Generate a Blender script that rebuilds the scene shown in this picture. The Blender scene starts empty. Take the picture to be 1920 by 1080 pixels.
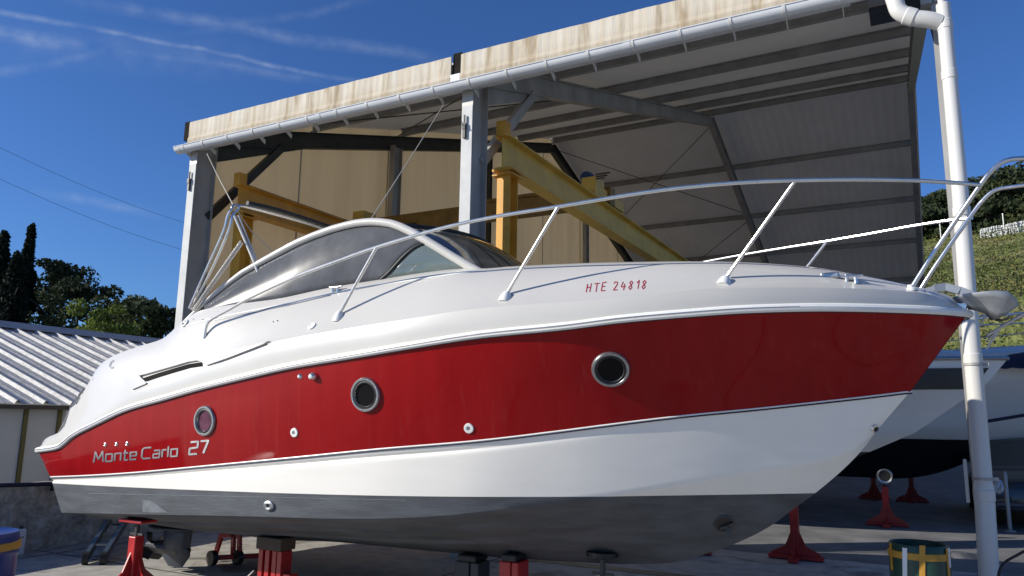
import bpy, math, random
import numpy as np
from mathutils import Vector, Matrix
from mathutils.bvhtree import BVHTree
random.seed(7)
SC = bpy.context.scene
COL = SC.collection
# ------------------------------------------------------------------ camera
F = 1410.6
PI_, RO, AZ = math.radians(9.914), math.radians(0.863), math.radians(28.34)
CAM = Vector((0, 0, 1.65))
FW = Vector((-math.sin(AZ)*math.cos(PI_), math.cos(AZ)*math.cos(PI_), math.sin(PI_)))
RT = Vector((math.cos(AZ), math.sin(AZ), 0)); UP = RT.cross(FW)
CR = RT*math.cos(RO)+UP*math.sin(RO); CU = UP*math.cos(RO)-RT*math.sin(RO)
cd = bpy.data.cameras.new('camera'); cam = bpy.data.objects.new('camera', cd); COL.objects.link(cam)
M = Matrix.Identity(4)
for i in range(3):
    M[i][0] = CR[i]; M[i][1] = CU[i]; M[i][2] = -FW[i]; M[i][3] = CAM[i]
cam.matrix_world = M
cd.sensor_width = 36; cd.lens = F/1920*36; cd.clip_end = 3000; cd.clip_start = .1
SC.camera = cam
SC.render.resolution_x = 1024; SC.render.resolution_y = 576
SC.view_settings.view_transform = 'Standard'; SC.view_settings.look = 'None'
SC.view_settings.exposure = 0.55; SC.view_settings.gamma = 1
try: SC.view_settings.use_curve_mapping = False
except Exception: pass
SC.cycles.max_bounces = 8; SC.cycles.transparent_max_bounces = 12
# ------------------------------------------------------------------ sun and sky
SUN_EL, SUN_TH = math.radians(25), math.radians(51)
SDIR = Vector((-math.sin(SUN_TH)*math.cos(SUN_EL), -math.cos(SUN_TH)*math.cos(SUN_EL), math.sin(SUN_EL)))
sl = bpy.data.lights.new('sun', 'SUN'); sl.energy = 4.1; sl.angle = math.radians(.53); sl.color = (1, .94, .84)
so = bpy.data.objects.new('sun', sl); COL.objects.link(so); so.rotation_euler = (-SDIR).to_track_quat('-Z', 'Y').to_euler()
so.location = SDIR*40
W = bpy.data.worlds.new("World"); SC.world = W; W.use_nodes = True
wn, wl = W.node_tree.nodes, W.node_tree.links
for n in list(wn): wn.remove(n)
def wnode(t, **k):
    n = wn.new(t)
    for a, b in k.items(): setattr(n, a, b)
    return n
sky = wnode('ShaderNodeTexSky', sky_type='NISHITA', sun_disc=False)
sky.sun_elevation = SUN_EL; sky.sun_rotation = math.atan2(SDIR.x, SDIR.y); sky.altitude = 200
sky.air_density = 1.0; sky.dust_density = .35; sky.ozone_density = 3.2
def ray(x, y):
    d = FW*F+CR*(x-960)-CU*(y-540); return d.normalized()
def hit(x, y, n, c):
    d = ray(x, y); n = Vector(n); return CAM+d*((c-n.dot(CAM))/n.dot(d))
geo = wnode('ShaderNodeNewGeometry')       # world direction for the high vapour trails
inc = wnode('ShaderNodeVectorMath', operation='SCALE'); inc.inputs[3].default_value = -1
wl.new(geo.outputs['Incoming'], inc.inputs[0])
noi = wnode('ShaderNodeTexNoise'); noi.inputs['Scale'].default_value = 9; noi.inputs['Detail'].default_value = 6
noi.inputs['Distortion'].default_value = .6
wl.new(inc.outputs[0], noi.inputs['Vector'])
noi2 = wnode('ShaderNodeTexNoise'); noi2.inputs['Scale'].default_value = 45; noi2.inputs['Detail'].default_value = 5
wl.new(inc.outputs[0], noi2.inputs['Vector'])
def mth(op, a, b=None, c=None, clamp=False):
    n = wnode('ShaderNodeMath', operation=op); n.use_clamp = clamp
    for i, v in enumerate((a, b, c)):
        if v is None: continue
        if isinstance(v, (int, float)): n.inputs[i].default_value = v
        else: wl.new(v, n.inputs[i])
    return n.outputs[0]
def dotw(vec):
    n = wnode('ShaderNodeVectorMath', operation='DOT_PRODUCT'); wl.new(inc.outputs[0], n.inputs[0]); n.inputs[1].default_value = vec
    return n.outputs['Value']
total = None
for (x0, y0, x1, y1, w_, amp) in ((-200, -20, 700, 158, .0045, .9), (-300, 20, 190, 88, .013, .95), (150, 84, 620, 150, .009, .45), (100, -5, 860, 118, .010, .55),
                             (-260, 190, 240, 88, .008, .5), (60, 358, 300, 408, .008, .5), (300, 75, 720, -6, .007, .25), (-100, 62, 500, 120, .03, .28)):
    a, b = ray(x0, y0), ray(x1, y1)
    n = a.cross(b).normalized(); tdir = (b-a).normalized(); mid = (a+b)/2; half = (b-a).length/2
    d = mth('ABSOLUTE', mth('ADD', dotw(n), mth('MULTIPLY', mth('SUBTRACT', noi.outputs['Fac'], .5), .018)))
    across = mth('SUBTRACT', 1, mth('DIVIDE', d, w_), clamp=True)
    al = mth('ABSOLUTE', mth('SUBTRACT', dotw(tdir), tdir.dot(mid)))
    along = mth('MULTIPLY', mth('SUBTRACT', 1, mth('DIVIDE', al, half*1.05), clamp=True), 2.2, clamp=True)
    s = mth('MULTIPLY', mth('MULTIPLY', across, along), amp)
    s = mth('MULTIPLY', s, mth('MULTIPLY', mth('SUBTRACT', noi2.outputs['Fac'], .22), 1.9, clamp=True))
    total = s if total is None else mth('MAXIMUM', total, s)
tot = mth('MULTIPLY', total, .42)
tint = wnode('ShaderNodeMix', data_type='RGBA', blend_type='MULTIPLY'); tint.inputs[0].default_value = 1
wl.new(sky.outputs[0], tint.inputs[6]); tint.inputs[7].default_value = (.44, .70, 1.12, 1)
mix = wnode('ShaderNodeMix', data_type='RGBA'); wl.new(tot, mix.inputs[0]); wl.new(tint.outputs[2], mix.inputs[6])
mix.inputs[7].default_value = (4.2, 5.0, 6.6, 1)
bg = wnode('ShaderNodeBackground'); bg.inputs['Strength'].default_value = .076
wo = wnode('ShaderNodeOutputWorld'); wl.new(mix.outputs[2], bg.inputs[0]); wl.new(bg.outputs[0], wo.inputs[0])

# ------------------------------------------------------------------ materials
MATS = {}
def mat(name, col, rough=.5, metal=0, var=.12, scale=3.0, bump=0.0, bscale=40, stretch=(1, 1, 1), coat=0, alpha=1, trans=0, col2=None, spec=.5, sheen=0):
    """Principled material whose colour drifts with noise, with optional bump, coat and translucency."""
    if name in MATS: return MATS[name]
    m = bpy.data.materials.new(name); m.use_nodes = True; nt = m.node_tree; N, L = nt.nodes, nt.links
    p = N['Principled BSDF']
    tc = N.new('ShaderNodeTexCoord'); mp = N.new('ShaderNodeMapping'); mp.inputs['Scale'].default_value = stretch
    L.new(tc.outputs['Object'], mp.inputs['Vector'])
    nz = N.new('ShaderNodeTexNoise'); nz.inputs['Scale'].default_value = scale; nz.inputs['Detail'].default_value = 8; nz.inputs['Roughness'].default_value = .62
    L.new(mp.outputs[0], nz.inputs['Vector'])
    cr = N.new('ShaderNodeValToRGB'); cr.color_ramp.elements[0].position = .3; cr.color_ramp.elements[1].position = .7
    c2 = col2 if col2 else tuple(min(1, c*(1+var)) for c in col)
    c1 = tuple(c*(1-var) for c in col)
    cr.color_ramp.elements[0].color = (*c1, 1); cr.color_ramp.elements[1].color = (*c2, 1)
    L.new(nz.outputs['Fac'], cr.inputs[0]); L.new(cr.outputs[0], p.inputs['Base Color'])
    rr = N.new('ShaderNodeMapRange'); rr.inputs[3].default_value = max(0, rough*.8); rr.inputs[4].default_value = min(1, rough*1.25)
    L.new(nz.outputs['Fac'], rr.inputs[0]); L.new(rr.outputs[0], p.inputs['Roughness'])
    p.inputs['Metallic'].default_value = metal; p.inputs['Specular IOR Level'].default_value = spec
    p.inputs['Coat Weight'].default_value = coat; p.inputs['Coat Roughness'].default_value = .04
    if bump:
        bz = N.new('ShaderNodeTexNoise'); bz.inputs['Scale'].default_value = bscale; bz.inputs['Detail'].default_value = 5
        L.new(mp.outputs[0], bz.inputs['Vector'])
        bp = N.new('ShaderNodeBump'); bp.inputs['Strength'].default_value = bump; bp.inputs['Distance'].default_value = .02
        L.new(bz.outputs['Fac'], bp.inputs['Height']); L.new(bp.outputs[0], p.inputs['Normal'])
    out = N['Material Output']
    if trans:
        tr = N.new('ShaderNodeBsdfTranslucent'); L.new(cr.outputs[0], tr.inputs[0])
        mx = N.new('ShaderNodeMixShader'); mx.inputs[0].default_value = trans
        L.new(p.outputs[0], mx.inputs[1]); L.new(tr.outputs[0], mx.inputs[2]); L.new(mx.outputs[0], out.inputs[0])
    if alpha < 1:
        tb = N.new('ShaderNodeBsdfTransparent'); tb.inputs[0].default_value = (.75, .78, .8, 1)
        mx = N.new('ShaderNodeMixShader'); mx.inputs[0].default_value = alpha
        L.new(tb.outputs[0], mx.inputs[1]); L.new(p.outputs[0], mx.inputs[2]); L.new(mx.outputs[0], out.inputs[0])
    MATS[name] = m; return m

mat('gelcoat', (.555, .54, .50), .3, var=.03, scale=1.2, coat=.3)
mat('gelcoat_nonskid', (.74, .75, .74), .5, var=.04, scale=30)
mat('rubber_white', (.80, .80, .76), .35, var=.06, scale=8)
mat('steel', (.74, .73, .71), .27, 1, var=.05, scale=12)
mat('dull_steel', (.42, .43, .44), .35, 1, var=.15, scale=12)
mat('chrome', (.8, .8, .82), .08, 1, var=.03)
mat('black_rubber', (.012, .012, .013), .5, var=.3)
mat('black_plastic', (.02, .02, .022), .35, var=.3)
mat('porthole_glass', (.006, .005, .006), .25, var=.3, spec=.12)
mat('pink_glass', (.10, .035, .06), .25, var=.6, scale=9, spec=.12)
mat('vinyl', (.125, .13, .14), .14, var=.22, scale=4.5, alpha=.78, bump=.008, bscale=5, spec=.15)
mat('tinted_glass', (.035, .042, .045), .05, var=.3, alpha=.84, coat=1)
mat('green_glass', (.16, .2, .19), .06, var=.15, alpha=.86, coat=1)
mat('galv', (.37, .36, .34), .45, .15, var=.22, scale=2.2, stretch=(1, 1, .5))
mat('galv_white', (.56, .565, .55), .6, 0, var=.14, scale=3, spec=.15)
mat('dark_steel', (.055, .055, .05), .5, .3, var=.3, scale=4)
mat('purlin', (.34, .335, .32), .55, .2, var=.2, scale=3)
mat('pvc_white', (.60, .595, .57), .3, var=.05, scale=2, stretch=(1, 1, .2))
mat('ridge_zinc', (.36, .37, .38), .6, var=.1)
mat('gutter_grey', (.60, .62, .64), .3, var=.06, scale=3)
mat('crane_yellow', (.66, .33, .035), .5, var=.2, scale=3, coat=.1)
mat('crane_cream', (.68, .45, .09), .45, var=.18, scale=2.5)
mat('crane_dark', (.26, .155, .035), .5, var=.3)
mat('motor_blue', (.01, .05, .16), .4, var=.2)
mat('roof_sheet', (.74, .725, .69), .6, var=.05, scale=.8, trans=.2)
mat('tan_wall', (.60, .53, .41), .6, var=.07, scale=1.0, stretch=(1, 2.2, .15), trans=.5)
mat('stand_red', (.40, .012, .012), .38, var=.25, scale=6, coat=.2)
mat('outdrive', (.025, .032, .045), .4, var=.2)
mat('rope', (.38, .37, .32), .8, var=.2, scale=80)
mat('cable_black', (.012, .013, .02), .6, var=.2)
mat('barrel_blue', (.008, .03, .16), .35, var=.15)
mat('strap_yellow', (.42, .22, .025), .55, var=.2, scale=12)
mat('bin_green', (.012, .045, .032), .4, var=.2)
mat('navy', (.008, .011, .035), .6, var=.3)
mat('text_chrome', (.75, .75, .77), .22, .85, var=.25, scale=18)
mat('text_red', (.28, .02, .04), .6, var=.2)
mat('logo_grey', (.2, .22, .24), .4, var=.2)
mat('car_paint', (.03, .033, .038), .25, .3, var=.2, coat=.6)
mat('lamp_glass', (.5, .52, .55), .1, .3, var=.1)
mat('hull_dark', (.022, .026, .03), .5, var=.5, scale=3, col2=(.05, .055, .058))
mat('hull_grey_band', (.045, .055, .06), .3, var=.1)
mat('wood_block', (.09, .06, .04), .7, var=.3, scale=8)
mat('anchor', (.36, .38, .40), .42, .55, var=.2, scale=9)
mat('floor_shade_dark', (.15, .15, .15), .8, var=.35, scale=1.5, bump=.3, bscale=60)  # dark tone carries the shade on the far yard floor
mat('matte_black', (.02, .018, .016), .9, var=.3, spec=.05)
mat('dry_tuft', (.22, .18, .07), .8, var=.3, trans=.2, spec=.1)
mat('rim_steel', (.33, .34, .35), .28, .8, var=.15, scale=12)
mat('worn_paint', (.13, .145, .16), .7, var=.25, scale=14)
mat('bark', (.06, .045, .03), .9, var=.3, scale=6, bump=.5)
mat('panel_grey', (.50, .51, .50), .6, var=.08, scale=2)
mat('olive', (.10, .09, .02), .5, var=.2)
mat('paper', (.7, .72, .74), .6, var=.05)
for nm, c in (('leaf_dark', (.034, .048, .022)), ('leaf_cypress', (.012, .020, .012)), ('leaf_light', (.13, .17, .035)), ('leaf_mid', (.058, .072, .028)), ('grass_tuft', (.14, .17, .045))):
    mat(nm, c, .75, var=.35, scale=1.7, trans=.25, spec=.2)

def custom(name):
    m = bpy.data.materials.new(name); m.use_nodes = True; MATS[name] = m
    return m, m.node_tree.nodes, m.node_tree.links, m.node_tree.nodes['Principled BSDF']
def noise(N, L, src, scale, stretch=(1, 1, 1), detail=6, dist=0, out='Object'):
    tc = N.new('ShaderNodeTexCoord') if src is None else src
    mp = N.new('ShaderNodeMapping'); mp.inputs['Scale'].default_value = stretch; L.new(tc.outputs[out], mp.inputs[0])
    nz = N.new('ShaderNodeTexNoise'); nz.inputs['Scale'].default_value = scale; nz.inputs['Detail'].default_value = detail; nz.inputs['Distortion'].default_value = dist
    L.new(mp.outputs[0], nz.inputs['Vector']); return nz
def ramp(N, L, src, stops):
    r = N.new('ShaderNodeValToRGB'); e = r.color_ramp.elements
    while len(e) > 1: e.remove(e[-1])
    e[0].position = stops[0][0]; e[0].color = (*stops[0][1], 1)
    for p_, c in stops[1:]:
        q = e.new(p_); q.color = (*c, 1)
    L.new(src, r.inputs[0]); return r
def mixc(N, L, a, b, fac, mode='MIX'):
    m = N.new('ShaderNodeMix'); m.data_type = 'RGBA'; m.blend_type = mode
    for i, v in ((0, fac), (6, a), (7, b)):
        if isinstance(v, (int, float)): m.inputs[i].default_value = v
        elif isinstance(v, tuple): m.inputs[i].default_value = (*v, 1)
        else: L.new(v, m.inputs[i])
    return m.outputs[2]
# red topside paint: slightly chalky streaks
m, N, L, p = custom('red_paint')
n1 = noise(N, L, None, 2.2, (3, 1, .35)); n2 = noise(N, L, None, .7)
r1 = ramp(N, L, n1.outputs[0], [(.35, (.225, .002, .004)), (.7, (.265, .004, .006))])
n3 = noise(N, L, None, 9, (2.5, 1, .12), 5); r3 = ramp(N, L, n3.outputs[0], [(.6, (0, 0, 0)), (.8, (.35, .35, .35))])
L.new(mixc(N, L, mixc(N, L, r1.outputs[0], (.30, .012, .012), mixc(N, L, (0, 0, 0), (.2, .2, .2), n2.outputs[0])), (.30, .035, .03), r3.outputs[0]), p.inputs['Base Color'])
p.inputs['Roughness'].default_value = .35; p.inputs['Specular IOR Level'].default_value = .02; p.inputs['Coat Weight'].default_value = .34; p.inputs['Coat Roughness'].default_value = .06
# lower hull: white gelcoat above the painted waterline, grey antifouling below (object z)
def hull_paint(name, zplane, slope, under, upper=(.88, .855, .785), scuff=True):
    m, N, L, p = custom(name)
    tc = N.new('ShaderNodeTexCoord'); sx = N.new('ShaderNodeSeparateXYZ'); L.new(tc.outputs['Object'], sx.inputs[0])
    a = N.new('ShaderNodeMath'); a.operation = 'MULTIPLY_ADD'; L.new(sx.outputs[0], a.inputs[0]); a.inputs[1].default_value = -slope; L.new(sx.outputs[2], a.inputs[2])
    g = N.new('ShaderNodeMath'); g.operation = 'LESS_THAN'; L.new(a.outputs[0], g.inputs[0]); g.inputs[1].default_value = zplane
    n1 = noise(N, L, tc, 5, (.5, 1, 2.5), 8); n2 = noise(N, L, tc, 38, (.25, 1, 3), 6)
    u1 = ramp(N, L, n1.outputs[0], [(.3, tuple(c*.68 for c in under)), (.7, tuple(c*1.25 for c in under))])
    s1 = ramp(N, L, n2.outputs[0], [(.6, (0, 0, 0)), (.78, (.5, .5, .5))])
    uu = mixc(N, L, u1.outputs[0], tuple(min(1, c*1.9) for c in under), s1.outputs[0]) if scuff else u1.outputs[0]
    w1 = ramp(N, L, n1.outputs[0], [(.3, tuple(c*.96 for c in upper)), (.7, upper)])
    L.new(mixc(N, L, w1.outputs[0], uu, g.outputs[0]), p.inputs['Base Color'])
    mr = N.new('ShaderNodeMapRange'); L.new(g.outputs[0], mr.inputs[0]); mr.inputs[3].default_value = .2; mr.inputs[4].default_value = .62
    L.new(mr.outputs[0], p.inputs['Roughness'])
    b = N.new('ShaderNodeBump'); L.new(n2.outputs[0], b.inputs['Height']); b.inputs['Distance'].default_value = .004
    mg = N.new('ShaderNodeMath'); mg.operation = 'MULTIPLY'; L.new(g.outputs[0], mg.inputs[0]); mg.inputs[1].default_value = .5; L.new(mg.outputs[0], b.inputs['Strength'])
    L.new(b.outputs[0], p.inputs['Normal'])
    return m
# fascia: weathered cream sheeting with fine upright ribs and brown run marks
m, N, L, p = custom('fascia_sheet')
tc = N.new('ShaderNodeTexCoord'); n1 = noise(N, L, tc, 3.2, (2.2, 1, .35), 9, .3); n2 = noise(N, L, tc, 1.4, (1, 1, 1.6), 7, .5); n3 = noise(N, L, tc, 30, (5, 1, .1), 3)
r1 = ramp(N, L, n1.outputs[0], [(.32, (.36, .29, .20)), (.44, (.54, .48, .38)), (.7, (.63, .59, .51))])
sx = N.new('ShaderNodeSeparateXYZ'); L.new(tc.outputs['Object'], sx.inputs[0])
mr = N.new('ShaderNodeMapRange'); L.new(sx.outputs[2], mr.inputs[0]); mr.inputs[1].default_value = 6.36; mr.inputs[2].default_value = 6.04; mr.inputs[3].default_value = 0; mr.inputs[4].default_value = .55
dm = N.new('ShaderNodeMath'); dm.operation = 'MULTIPLY'; L.new(mr.outputs[0], dm.inputs[0]); L.new(n2.outputs[0], dm.inputs[1])
dm2 = N.new('ShaderNodeMath'); dm2.operation = 'MULTIPLY'; L.new(dm.outputs[0], dm2.inputs[0]); dm2.inputs[1].default_value = 2.2; dm2.use_clamp = True
L.new(mixc(N, L, r1.outputs[0], (.40, .32, .21), dm2.outputs[0]), p.inputs['Base Color']); p.inputs['Roughness'].default_value = .75; p.inputs['Specular IOR Level'].default_value = .1
b = N.new('ShaderNodeBump'); L.new(n3.outputs[0], b.inputs['Height']); b.inputs['Strength'].default_value = .35; b.inputs['Distance'].default_value = .02; L.new(b.outputs[0], p.inputs['Normal'])
# corrugated roof of the outbuilding
m, N, L, p = custom('corrugated')
n1 = noise(N, L, None, 3, (.3, 3, 3), 8); n2 = noise(N, L, None, 22, (.4, 1, 1), 6)
r1 = ramp(N, L, n1.outputs[0], [(.3, (.42, .42, .41)), (.7, (.60, .60, .58))])
r2 = ramp(N, L, n2.outputs[0], [(.35, (.6, .57, .52)), (.6, (1, 1, 1))])
L.new(mixc(N, L, r1.outputs[0], r2.outputs[0], .8, 'MULTIPLY'), p.inputs['Base Color']); p.inputs['Roughness'].default_value = .5; p.inputs['Metallic'].default_value = 0
# concrete yard
m, N, L, p = custom('concrete')
tc = N.new('ShaderNodeTexCoord'); n1 = noise(N, L, tc, .35, detail=8); n2 = noise(N, L, tc, 5, detail=8); n3 = noise(N, L, tc, 70, detail=4)
r1 = ramp(N, L, n1.outputs[0], [(.3, (.36, .34, .30)), (.7, (.50, .48, .43))])
r2 = ramp(N, L, n2.outputs[0], [(.35, (.68, .68, .68)), (.62, (1, 1, 1))])
c = mixc(N, L, r1.outputs[0], r2.outputs[0], .75, 'MULTIPLY')
r3 = ramp(N, L, n3.outputs[0], [(.3, (.8, .8, .8)), (.6, (1, 1, 1))])
c = mixc(N, L, c, r3.outputs[0], .7, 'MULTIPLY')
vc = N.new('ShaderNodeTexVoronoi'); vc.feature = 'DISTANCE_TO_EDGE'; vc.inputs['Scale'].default_value = .42
vm = N.new('ShaderNodeVectorMath'); vm.operation = 'ADD'; L.new(tc.outputs['Object'], vm.inputs[0])
nd = noise(N, L, tc, 1.8, detail=7); sc_ = N.new('ShaderNodeVectorMath'); sc_.operation = 'SCALE'; sc_.inputs[3].default_value = .9; L.new(nd.outputs['Color'], sc_.inputs[0]); L.new(sc_.outputs[0], vm.inputs[1]); L.new(vm.outputs[0], vc.inputs['Vector'])
rc = ramp(N, L, vc.outputs['Distance'], [(.0, (.35, .34, .33)), (.006, (1, 1, 1))])
c = mixc(N, L, c, rc.outputs[0], .8, 'MULTIPLY')
n4 = noise(N, L, tc, .9, detail=4, dist=1.0); r4 = ramp(N, L, n4.outputs[0], [(.36, (.38, .36, .34)), (.43, (1, 1, 1))])
L.new(mixc(N, L, c, r4.outputs[0], .75, 'MULTIPLY'), p.inputs['Base Color']); p.inputs['Roughness'].default_value = .75
b = N.new('ShaderNodeBump'); L.new(n3.outputs[0], b.inputs['Height']); b.inputs['Strength'].default_value = .25; b.inputs['Distance'].default_value = .01; L.new(b.outputs[0], p.inputs['Normal'])
# rough stone / render wall
m, N, L, p = custom('stone_wall')
tc = N.new('ShaderNodeTexCoord'); n1 = noise(N, L, tc, 3.5, detail=8, dist=.4); n2 = noise(N, L, tc, 16, detail=8)
vo = N.new('ShaderNodeTexVoronoi'); vo.inputs['Scale'].default_value = 5; L.new(tc.outputs['Object'], vo.inputs['Vector'])
r1 = ramp(N, L, n1.outputs[0], [(.3, (.30, .285, .25)), (.55, (.52, .50, .45)), (.75, (.66, .64, .58))])
r2 = ramp(N, L, n2.outputs[0], [(.35, (.6, .58, .55)), (.65, (1, 1, 1))])
L.new(mixc(N, L, r1.outputs[0], r2.outputs[0], .8, 'MULTIPLY'), p.inputs['Base Color']); p.inputs['Roughness'].default_value = .9
ad = N.new('ShaderNodeMath'); ad.operation = 'ADD'; L.new(n2.outputs[0], ad.inputs[0]); L.new(vo.outputs['Distance'], ad.inputs[1])
b = N.new('ShaderNodeBump'); L.new(ad.outputs[0], b.inputs['Height']); b.inputs['Strength'].default_value = .8; b.inputs['Distance'].default_value = .05; L.new(b.outputs[0], p.inputs['Normal'])
# grassy hillside
m, N, L, p = custom('hill_grass')
tc = N.new('ShaderNodeTexCoord'); n1 = noise(N, L, tc, .25, detail=8); n2 = noise(N, L, tc, 1.6, detail=8)
r1 = ramp(N, L, n1.outputs[0], [(.35, (.07, .088, .02)), (.5, (.14, .165, .04)), (.65, (.22, .2, .085))])
r2 = ramp(N, L, n2.outputs[0], [(.33, (.4, .42, .35)), (.55, (1, 1, 1))])
L.new(mixc(N, L, r1.outputs[0], r2.outputs[0], .85, 'MULTIPLY'), p.inputs['Base Color']); p.inputs['Roughness'].default_value = .95
b = N.new('ShaderNodeBump'); L.new(n2.outputs[0], b.inputs['Height']); b.inputs['Strength'].default_value = 1; b.inputs['Distance'].default_value = .5; L.new(b.outputs[0], p.inputs['Normal'])

# ------------------------------------------------------------------ mesh helpers
class MB:
    def __init__(s): s.v = []; s.f = []; s.m = []
    def add(s, vs, fs, mi=0):
        o = len(s.v); s.v += [tuple(v) for v in vs]; s.f += [tuple(i+o for i in f) for f in fs]; s.m += [mi]*len(fs); return s
    def box(s, a, b, mi=0):
        x0, y0, z0 = a; x1, y1, z1 = b
        v = [(x0, y0, z0), (x1, y0, z0), (x1, y1, z0), (x0, y1, z0), (x0, y0, z1), (x1, y0, z1), (x1, y1, z1), (x0, y1, z1)]
        return s.add(v, [(0, 3, 2, 1), (4, 5, 6, 7), (0, 1, 5, 4), (1, 2, 6, 5), (2, 3, 7, 6), (3, 0, 4, 7)], mi)
    def prof(s, a, b, pts, up=(0, 0, 1), mi=0):
        """sweep the closed 2-D profile pts (side, up) straight from a to b"""
        a, b = Vector(a), Vector(b); d = (b-a).normalized(); up = Vector(up); sd = d.cross(up).normalized(); u = sd.cross(d)
        n = len(pts); v = [q+sd*x+u*y for q in (a, b) for x, y in pts]
        return s.add(v, [tuple(range(n))[::-1], tuple(range(n, 2*n))]+[(i, (i+1) % n, (i+1) % n+n, i+n) for i in range(n)], mi)
    def beam(s, a, b, w, h, up=(0, 0, 1), mi=0):
        return s.prof(a, b, [(-w/2, -h/2), (w/2, -h/2), (w/2, h/2), (-w/2, h/2)], up, mi)
    def ibeam(s, a, b, w, h, tf=.014, tw=.010, up=(0, 0, 1), mi=0):
        P = [(-w/2, -h/2), (w/2, -h/2), (w/2, -h/2+tf), (tw/2, -h/2+tf), (tw/2, h/2-tf), (w/2, h/2-tf), (w/2, h/2), (-w/2, h/2), (-w/2, h/2-tf), (-tw/2, h/2-tf), (-tw/2, -h/2+tf), (-w/2, -h/2+tf)]
        return s.prof(a, b, P, up, mi)
    def tube(s, pts, r, n=10, mi=0, caps=True, ell=None):
        pts = [Vector(q) for q in pts]; rs = r if isinstance(r, (list, tuple)) else [r]*len(pts)
        t0 = (pts[1]-pts[0]).normalized(); ref = Vector((0, 0, 1)) if abs(t0.z) < .9 else Vector((1, 0, 0))
        u = t0.cross(ref).normalized(); rings = []
        for i, q in enumerate(pts):
            t = (pts[min(i+1, len(pts)-1)]-pts[max(i-1, 0)]).normalized()
            u = (u-t*u.dot(t)).normalized(); w = t.cross(u)
            e = ell or (1, 1)
            rings += [q+(u*math.cos(2*math.pi*k/n)*e[0]+w*math.sin(2*math.pi*k/n)*e[1])*rs[i] for k in range(n)]
        fs = [(i*n+k, i*n+(k+1) % n, (i+1)*n+(k+1) % n, (i+1)*n+k) for i in range(len(pts)-1) for k in range(n)]
        if caps: fs += [tuple(range(n))[::-1], tuple(range((len(pts)-1)*n, len(pts)*n))]
        return s.add(rings, fs, mi)
    def lathe(s, prof, o=(0, 0, 0), ax=(0, 0, 1), n=24, mi=0, sc=(1, 1)):
        """profile [(radius, height)] turned about axis ax through o"""
        o, ax = Vector(o), Vector(ax).normalized(); ref = Vector((0, 0, 1)) if abs(ax.z) < .9 else Vector((1, 0, 0))
        u = ref.cross(ax).normalized(); w = ax.cross(u); v = []
        for r, h in prof: v += [o+ax*h+(u*math.cos(2*math.pi*k/n)*sc[0]+w*math.sin(2*math.pi*k/n)*sc[1])*r for k in range(n)]
        m_ = len(prof); fs = [(i*n+k, i*n+(k+1) % n, (i+1)*n+(k+1) % n, (i+1)*n+k) for i in range(m_-1) for k in range(n)]
        same = abs(prof[0][0]-prof[-1][0]) < 1e-6
        if prof[0][0] > 1e-4 and (same or prof[-1][0] < 1e-4): fs.append(tuple(range(n))[::-1])
        if prof[-1][0] > 1e-4 and (same or prof[0][0] < 1e-4) and m_ > 3: fs.append(tuple(range((m_-1)*n, m_*n)))
        return s.add(v, fs, mi)
    def grid(s, rows, mi=0, flip=False, close=False):
        nr, nc = len(rows), len(rows[0]); v = [q for r in rows for q in r]
        fs = []
        for i in range(nr-1):
            for j in range(nc if close else nc-1):
                k = (j+1) % nc
                q = (i*nc+j, i*nc+k, (i+1)*nc+k, (i+1)*nc+j); fs.append(q[::-1] if flip else q)
        return s.add(v, fs, mi)
    def prism(s, poly, d, mi=0):
        """closed 3-D polygon given thickness vector d"""
        n = len(poly); d = Vector(d); v = [Vector(q) for q in poly]+[Vector(q)+d for q in poly]
        return s.add(v, [tuple(range(n))[::-1], tuple(range(n, 2*n))]+[(i, (i+1) % n, (i+1) % n+n, i+n) for i in range(n)], mi)
    def build(s, name, mats, parent=None, smooth=False, bevel=0, auto=35, solid=0, fixn=True):
        me = bpy.data.meshes.new(name); me.from_pydata(s.v, [], s.f); me.update()
        if not isinstance(mats, (list, tuple)): mats = [mats]
        for q in mats: me.materials.append(MATS[q])
        for pl, i in zip(me.polygons, s.m): pl.material_index = i
        if fixn:
            import bmesh
            bm = bmesh.new(); bm.from_mesh(me); bmesh.ops.remove_doubles(bm, verts=bm.verts, dist=1e-5); bmesh.ops.recalc_face_normals(bm, faces=bm.faces); bm.to_mesh(me); bm.free()
        if smooth:
            for pl in me.polygons: pl.use_smooth = True
            try: me.set_sharp_from_angle(angle=math.radians(auto))
            except Exception: pass
        o = bpy.data.objects.new(name, me); COL.objects.link(o)
        if parent: o.parent = parent; o.matrix_parent_inverse = parent.matrix_world.inverted()
        if solid:
            q = o.modifiers.new('s', 'SOLIDIFY'); q.thickness = solid; q.offset = 0
        if bevel:
            q = o.modifiers.new('b', 'BEVEL'); q.width = bevel; q.segments = 2; q.limit_method = 'ANGLE'
        return o
def tag(o, label=None, cat=None, group=None, kind=None):
    if label: o['label'] = label
    if cat: o['category'] = cat
    if group: o['group'] = group
    if kind: o['kind'] = kind
    return o
def thing(name, loc, label, cat, group=None, rz=0):
    o = bpy.data.objects.new(name, None); COL.objects.link(o); o.location = loc; o.rotation_euler.z = rz; o.empty_display_size = .2
    o.matrix_world = Matrix.Translation(loc) @ Matrix.Rotation(rz, 4, 'Z')
    return tag(o, label, cat, group)
def copy_tree(o, parent=None):
    c = o.copy(); COL.objects.link(c)
    if parent: c.parent = parent; c.matrix_parent_inverse = o.matrix_parent_inverse.copy()
    for ch in list(o.children): copy_tree(ch, c)
    return c
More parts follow.
